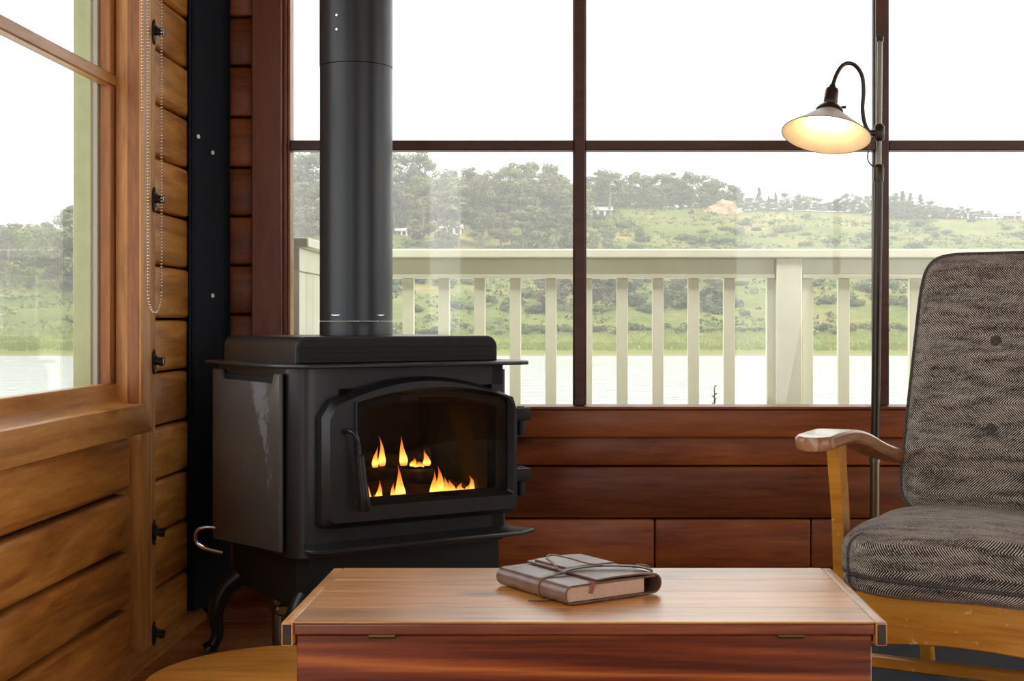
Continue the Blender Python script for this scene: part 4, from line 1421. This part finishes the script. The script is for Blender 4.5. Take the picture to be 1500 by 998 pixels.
P = {}
for i in range(3): P['pine%d' % i] = tree_proto(10 + i, 'pine', F_pine)
for i in range(2): P['dpine%d' % i] = tree_proto(20 + i, 'pine', F_dark)
for i in range(2): P['cone%d' % i] = tree_proto(30 + i, 'cone', F_dark)
for i in range(2): P['round%d' % i] = tree_proto(40 + i, 'round', F_leaf)
for i in range(2): P['dround%d' % i] = tree_proto(50 + i, 'round', F_pine)
P['brown0'] = tree_proto(60, 'round', F_brown)
P['brown1'] = tree_proto(61, 'pine', F_brown)


def plant(kind, loc, h, w, rz, label, group, name='tree', cat='tree'):
    t = tag(empty(name, loc, rz), label, cat, group)
    t.scale = (w * h / 10, w * h / 10, h / 10)
    cr, tk = P[kind]
    link('crown', cr, t)
    link('trunk', tk, t)
    return t


rng = random.Random(5)
GW, GN, GR, GM, GE, GL, GS = ('wood on the left slope', 'front trees of the left wood', 'hilltop trees left of the rock', 'hilltop trees right of the rock', 'skyline trees right of the lamp pole', 'trees seen through the left window', 'scrubby trees behind the balusters')
occupied = []


ADJ = {'pine': 'loose grey-green', 'dpine': 'dark loose-crowned', 'cone': 'dark pointed', 'round': 'fresh green leafy', 'dround': 'dense grey-green', 'brown': 'brownish'}


def zone(px, marks):
    for lim, txt in marks:
        if px < lim: return txt
    return marks[-1][1]


ZW = [(470, 'left of the stovepipe'), (575, 'behind the stovepipe'), (640, 'just right of the stovepipe'), (700, 'above the far houses'), (770, 'right of the far houses'), (900, 'next to the middle bar')]
ZR = [(900, 'nearest the middle bar'), (960, 'left half'), (1010, 'middle'), (1040, 'right half'), (1200, 'above the rock')]
ZM = [(1120, 'next to the rock'), (1160, 'left part'), (1200, 'middle'), (1250, 'below the lamp shade'), (1400, 'next to the lamp pole')]
ZE = [(1330, 'next to the lamp pole'), (1380, 'left part'), (1430, 'middle'), (1600, 'near the red house')]
ZL = [(30, 'at the left edge'), (80, 'mid pane'), (400, 'beside the green trim')]
ZS = [(850, 'left of the middle bar'), (915, 'just right of the middle bar'), (960, 'further right'), (1030, 'left of the thick post'), (1200, 'beside the thick post')]
ZN = [(470, 'left of the stovepipe'), (650, 'in front of the pillared house'), (715, 'in front of the white-roofed house'), (780, 'right of the houses'), (900, 'next to the middle bar')]


def tree_at(px, pbase, ptop, kind, label, group, w=1.0, name='tree', cat='tree'):
    adj = ADJ[kind.rstrip('0123456789')]
    label = adj + ' tree ' + label + ', ' + zone(px, {GW: ZW, GN: ZN, GR: ZR, GM: ZM, GE: ZE, GL: ZL, GS: ZS}[group])
    g = on_ground(px, pbase)
    h = (pbase - ptop) * g.y / 2000
    plant(kind, (g.x, g.y, g.z - 0.15), h / 0.98, w, rng.uniform(0, 6.28), label, group, name, cat)
    return g


LW = 'in the wood on the left slope'
# back rows of the wood, then nearer ones
for (px, pb, pt, k) in ((430, 300, 222, 'dround0'), (455, 305, 226, 'dpine0'), (480, 300, 215, 'pine0'), (515, 300, 212, 'pine1'), (548, 300, 216, 'dround1'), (580, 300, 222, 'brown0'), (600, 300, 226, 'dround0'), (622, 302, 227, 'pine1'), (645, 305, 250, 'dround1'),
                        (664, 305, 246, 'pine2'), (688, 300, 245, 'pine0'), (706, 305, 243, 'dround1'), (728, 305, 252, 'pine1'), (748, 305, 238, 'pine0'), (770, 305, 237, 'pine2'), (787, 305, 235, 'dround0'), (806, 305, 242, 'pine1'), (822, 315, 258, 'pine0'), (835, 305, 272, 'dpine0'),
                        (590, 325, 268, 'dpine1'), (613, 320, 256, 'round0'), (636, 325, 268, 'brown0'), (660, 325, 272, 'dround0'), (690, 330, 262, 'pine2'), (712, 330, 268, 'pine1'), (735, 330, 264, 'dround0'), (757, 330, 262, 'pine0'), (780, 330, 260, 'pine2'), (803, 332, 268, 'dround1'), (826, 335, 285, 'pine1'),
                        (440, 340, 262, 'pine2'), (470, 345, 258, 'dround1'), (505, 345, 262, 'dpine1'), (545, 345, 266, 'dpine0'), (578, 343, 280, 'dpine1')):
    tree_at(px, pb, pt, k, LW, GW, rng.uniform(.95, 1.25))
for _ in range(46):
    px = rng.uniform(420, 842)
    pb = rng.uniform(308, 336)
    tree_at(px, pb, pb - rng.uniform(48, 66), rng.choice(('pine0', 'pine1', 'pine2', 'dround0', 'dround1', 'brown0', 'dpine0', 'round1')), LW, GW, rng.uniform(1.1, 1.5))
LN = 'at the foot of the left wood'
for (px, pb, pt, k, w) in ((620, 362, 292, 'brown1', 1.3), (672, 362, 296, 'pine0', 1.35), (706, 360, 306, 'pine1', 1.2), (733, 364, 312, 'brown1', 1.2), (766, 364, 298, 'pine2', 1.25), (790, 366, 305, 'dround0', 1.1), (815, 368, 318, 'pine0', 1.2), (836, 366, 322, 'dround1', 1.1), (450, 352, 290, 'dround1', 1.2), (425, 352, 285, 'dround0', 1.1)):
    tree_at(px, pb, pt, k, LN, GN, w)
LR = 'on the hilltop left of the rock'
for (px, pb, pt, k) in ((866, 302, 258, 'dround0'), (878, 302, 252, 'pine0'), (893, 318, 250, 'pine1'), (908, 302, 256, 'dround1'), (922, 302, 254, 'dround0'), (938, 302, 248, 'pine2'), (955, 303, 249, 'dround1'), (968, 303, 256, 'dround0'), (981, 303, 251, 'pine0'), (996, 303, 250, 'dround1'), (1010, 304, 253, 'pine1'), (1024, 304, 254, 'dround0'), (1038, 304, 257, 'dround1'), (1052, 304, 259, 'pine2'), (1066, 304, 267, 'dround0'), (1080, 304, 266, 'dround1')):
    tree_at(px, pb, pt, k, LR, GR, 1.25)
for i in range(20):
    px = 862 + i * 11.5 + rng.uniform(-3, 3)
    tree_at(px, 305, 272 + rng.uniform(-5, 8), rng.choice(('dround0', 'dround1')), LR, GR, 1.5)
LM = 'on the hilltop right of the rock'
for (px, pb, pt, k) in ((1100, 304, 284, 'dround0'), (1112, 303, 270, 'cone0'), (1126, 304, 284, 'cone1'), (1136, 304, 279, 'cone0'), (1152, 305, 279, 'dround0'), (1168, 306, 278, 'dround1'), (1180, 307, 284, 'dround0'), (1200, 307, 294, 'cone1'), (1228, 310, 284, 'dround1'), (1244, 312, 282, 'dround0'), (1258, 312, 282, 'dround1'), (1272, 312, 285, 'dround0')):
    tree_at(px, pb, pt, k, LM, GM, 1.3)
for i in range(17):
    tree_at(1096 + i * 11 + rng.uniform(-3, 3), 310, 294 + rng.uniform(-6, 5), rng.choice(('dround0', 'dround1', 'dround0')), LM, GM, 1.7)
LE = 'in the skyline belt at right'
for (px, pb, pt, k) in ((1302, 318, 280, 'dround1'), (1313, 318, 282, 'cone0'), (1322, 318, 279, 'cone1'), (1334, 318, 282, 'cone0'), (1348, 318, 284, 'cone1'), (1360, 318, 293, 'dround0'), (1376, 319, 297, 'dround1'), (1392, 319, 300, 'dround1'), (1405, 319, 301, 'dround0'), (1420, 320, 303, 'dround0'), (1436, 320, 306, 'dround1'), (1450, 320, 308, 'dround0'), (1460, 321, 311, 'dround1'), (1493, 318, 306, 'dround0')):
    tree_at(px, pb, pt, k, LE, GE, 1.5)
for i in range(20):
    px = 1300 + i * 8.3
    tree_at(px, 321, 292 + (px - 1300) * 0.125 + rng.uniform(-3, 3), rng.choice(('dround0', 'dround1')), LE, GE, 1.7)
LL = 'on the far shore through the left window'
for i in range(26):
    px = -60 + i * 12
    tree_at(px, 420 - (i % 3) * 30, 338 - (i % 4) * 6 - (26 if i > 13 else 0), ('dround0', 'round1', 'pine0', 'dround1')[i % 4], LL, GL, 1.4)
# scrubby trees low on the slope behind the balusters
LS_ = 'low on the slope between balusters'
for (px, pb, pt, k) in ((800, 452, 400, 'brown1'), (826, 455, 395, 'brown0'), (870, 448, 372, 'brown0'), (885, 450, 392, 'pine0'), (905, 448, 398, 'dround0'), (930, 446, 402, 'pine2'), (985, 447, 395, 'dround0'), (1000, 449, 392, 'dround1'), (1040, 448, 405, 'brown0'), (1055, 447, 410, 'round0'), (868, 372, 338, 'brown0'), (890, 372, 346, 'brown0')):
    tree_at(px, pb, pt, k, LS_, GS, 1.3, 'scrub_tree')

# bushes on the hillside: individuals
def bush_proto(seed, mat):
    r_ = random.Random(seed)
    V, F = [], []
    for k in range(7):
        a = r_.uniform(0, 6.28)
        d = r_.uniform(0, .75)
        leaf_quads(V, F, (d * math.cos(a), d * math.sin(a), r_.uniform(.25, .55)), (.55, .55, .42), 55, r_, 0.12, shell=.6)
    return mesh_vf('bush', V, F, mat)


GB, GH = 'bushes on the hillside', 'bushes at the edge of the marsh'
BP = [bush_proto(70, F_bush), bush_proto(71, F_bush), bush_proto(72, F_dark), bush_proto(73, F_leaf)]
nb = 0
while nb < 190:
    px = rng.uniform(850, 1560) if rng.random() < .75 else rng.uniform(570, 850)
    py = 312 + 150 * rng.random() ** 0.9
    if px < 850 and py < 385: continue
    g = on_ground(px, py)
    if g.y > 410: continue
    o = link('bush', BP[rng.choice((0, 0, 1, 1, 2, 3))])
    s = rng.uniform(1.0, 2.4)
    o.location = (g.x, g.y, g.z - 0.1)
    o.scale = (s * 1.5, s, s * .95)
    o.rotation_euler = (0, 0, rng.uniform(0, 6.28))
    tag(o, ('large ' if s > 1.9 else 'small ' if s < 1.4 else 'middling ') + 'green hillside bush ' + ('above the rail, ' if py < 366 else 'seen between balusters, ') + zone(px, [(720, 'right of the stovepipe'), (850, 'left of the middle bar'), (930, 'just right of the middle bar'), (1010, 'below the hilltop wood'), (1090, 'below the rock'), (1180, 'above the thick post'), (1290, 'left of the lamp pole'), (1400, 'right of the lamp pole'), (2000, 'at the right edge')]), 'bush', GB)
    nb += 1
for i in range(64):
    px = 575 + i * 15 + rng.uniform(-5, 5)
    g = on_ground(px, 487 + rng.uniform(-6, 3))
    o = link('marsh_bush', BP[rng.choice((0, 1, 3, 3))])
    s = rng.uniform(.9, 1.5)
    o.location = (g.x, g.y, g.z - 0.1)
    o.scale = (s * 1.5, s, s)
    o.rotation_euler = (0, 0, rng.uniform(0, 6.28))
    tag(o, ('wide' if s > 1.2 else 'small') + ' bush at the marsh edge, ' + zone(px, [(720, 'right of the stovepipe'), (850, 'left of the middle bar'), (990, 'right of the middle bar'), (1130, 'left of the thick post'), (1290, 'between thick post and lamp pole'), (2000, 'right of the lamp pole')]), 'bush', GH)

# uncountable brush and reeds
V, F = [], []
for _ in range(9500):
    u = rng.uniform(-0.45, 0.36)
    yv = 200 + 215 * rng.random() ** 0.85
    X = u * yv
    dn = noise.noise(Vector((X * .05, yv * .05, 7)))
    if dn < -0.2: continue
    s = rng.uniform(.35, .9)
    leaf_quads(V, F, (X, yv, ground(X, yv) + s * .25), (s * 1.4, s, s * .55), 7, rng, 0.34)
tag(link('hillside_brush', mesh_vf('hillside_brush', V, F, F_brush)), 'low yellow-green brush covering the far hillside', 'brush', kind='stuff')
V, F = [], []
for _ in range(5200):
    u = rng.uniform(-0.45, 0.36)
    yv = rng.uniform(167, 199)
    X = u * yv
    z = ground(X, yv)
    for q in range(3):
        a = rng.uniform(-.5, .5)
        w = rng.uniform(.05, .11)
        h = rng.uniform(.25, .6)
        x_ = X + rng.uniform(-.5, .5)
        o_ = len(V)
        V += [Vector((x_ - w, yv, z - .05)), Vector((x_ + w, yv + .05, z - .05)), Vector((x_ + a * .3, yv + .05, z + h))]
        F.append((o_, o_ + 1, o_ + 2))
tag(link('marsh_grass', mesh_vf('marsh_grass', V, F, F_reed)), 'bright marsh grass along the far bank', 'grass', kind='stuff')

# sandy outcrop
rk = bmesh.new()
bmesh.ops.create_icosphere(rk, subdivisions=4, radius=1)
for v in rk.verts:
    c = v.co
    f_ = 1 + 0.28 * noise.noise(c * 1.8) + 0.14 * noise.noise(c * 4.5) + 0.07 * noise.noise(c * 10)
    v.co = (c.x * f_ * 5.2, c.y * f_ * 3.2, c.z * f_ * (4.3 - 0.12 * abs(c.x) * 10))
mbr = MB(); mbr.bm.free(); mbr.bm = rk
g = on_ground(1060, 313)
ro = mbr.build('sandstone_outcrop', plain('tan_sandstone', (0.26, 0.18, 0.11), 0.95, noise_amt=0.25, nscale=1.2, bump=0.3), None, R(30))
ro.location = (g.x, g.y, g.z - 0.6)
tag(ro, 'tan rocky outcrop on the hilltop below the trees', 'rock')

# far houses
M_hwall = plain('grey_house_wall', (0.42, 0.38, 0.34), 0.85)
M_hroof = plain('pale_house_roof', (0.55, 0.52, 0.49), 0.8)
M_hdark = plain('dark_house_opening', (0.06, 0.055, 0.05), 0.8)
M_hwhite = plain('white_house_trim', (0.75, 0.73, 0.70), 0.7)
M_hred = plain('red_house_wall', (0.35, 0.17, 0.14), 0.85)


def house(px, py, wpx, hpx, label, wall, cols, rz=0.0):
    g = on_ground(px, py)
    s = g.y / 2000
    w, h = wpx * s, hpx * s
    t = tag(empty('house', (g.x, g.y, g.z - 0.3), rz), label, 'house')
    MB().box(-w / 2, w / 2, 0, 4, 0, h * .62 + .3).build('wall', wall, t)
    MB().prism([(-0.6, h * .60 + .3), (4.6, h * .60 + .3), (2, h + .3)], -w / 2 - .4, w / 2 + .4, 'yz').build('roof', M_hroof, t)
    for k in range(cols):
        x = -w / 2 + (k + .5) * w / cols
        MB().box(x - w / cols * .3, x + w / cols * .3, -0.04, 0.02, .5, h * .55 + .2).build('window', M_hdark, t)
        if k: MB().box(-w / 2 + k * w / cols - .09, -w / 2 + k * w / cols + .09, -0.5, -0.35, 0, h * .60 + .3).build('post', M_hwhite, t)


house(603, 346, 44, 12, 'low grey house with a pillared porch among trees on the left slope', M_hwall, 6, R(6))
house(660, 344, 30, 16, 'white-roofed house half hidden behind trees on the left slope', M_hwhite, 3)
house(876, 318, 40, 16, 'grey house with pale roof at the edge of the hilltop wood', M_hwall, 4)
house(1486, 322, 22, 9, 'small red-walled house on the skyline at the right edge', M_hred, 2)
house(1452, 323, 26, 5, 'low white building on the skyline left of the red house', M_hwhite, 3)


def pole(px, pb, pt, label):
    g = on_ground(px, pb)
    h = (pb - pt) * g.y / 2000
    t = tag(empty('utility_pole', (g.x, g.y, g.z - .3)), label, 'pole')
    MB().tube([(0, 0, 0), (0, 0, h + .3)], [0.2, 0.14], 8).build('mast', M_hroof, t)
    MB().box(-0.8, 0.8, -0.08, 0.08, h - .5, h - .3).build('crossarm', M_hroof, t)


pole(1307, 318, 296, 'pale utility pole on the hilltop just right of the lamp pole')
pole(1428, 320, 301, 'pale utility pole on the hilltop further right, near the skyline trees')

# ------------------------------------------------------------------ morning haze over the valley
hm = bpy.data.materials.new('valley_haze')
hm.use_nodes = True
nt = hm.node_tree
nt.nodes.remove(nt.nodes['Principled BSDF'])
vsn = N(nt, 'ShaderNodeVolumeScatter', ins={'Density': 0.0007, 'Anisotropy': 0.0})
vsn.inputs['Color'].default_value = (1, 1, 1, 1)
nt.links.new(vsn.outputs[0], nt.nodes['Material Output'].inputs['Volume'])
tag(MB().box(-320, 320, 40, 640, -8, 75).build('valley_haze', hm), 'thin pale haze lying over the valley', 'haze', kind='stuff')
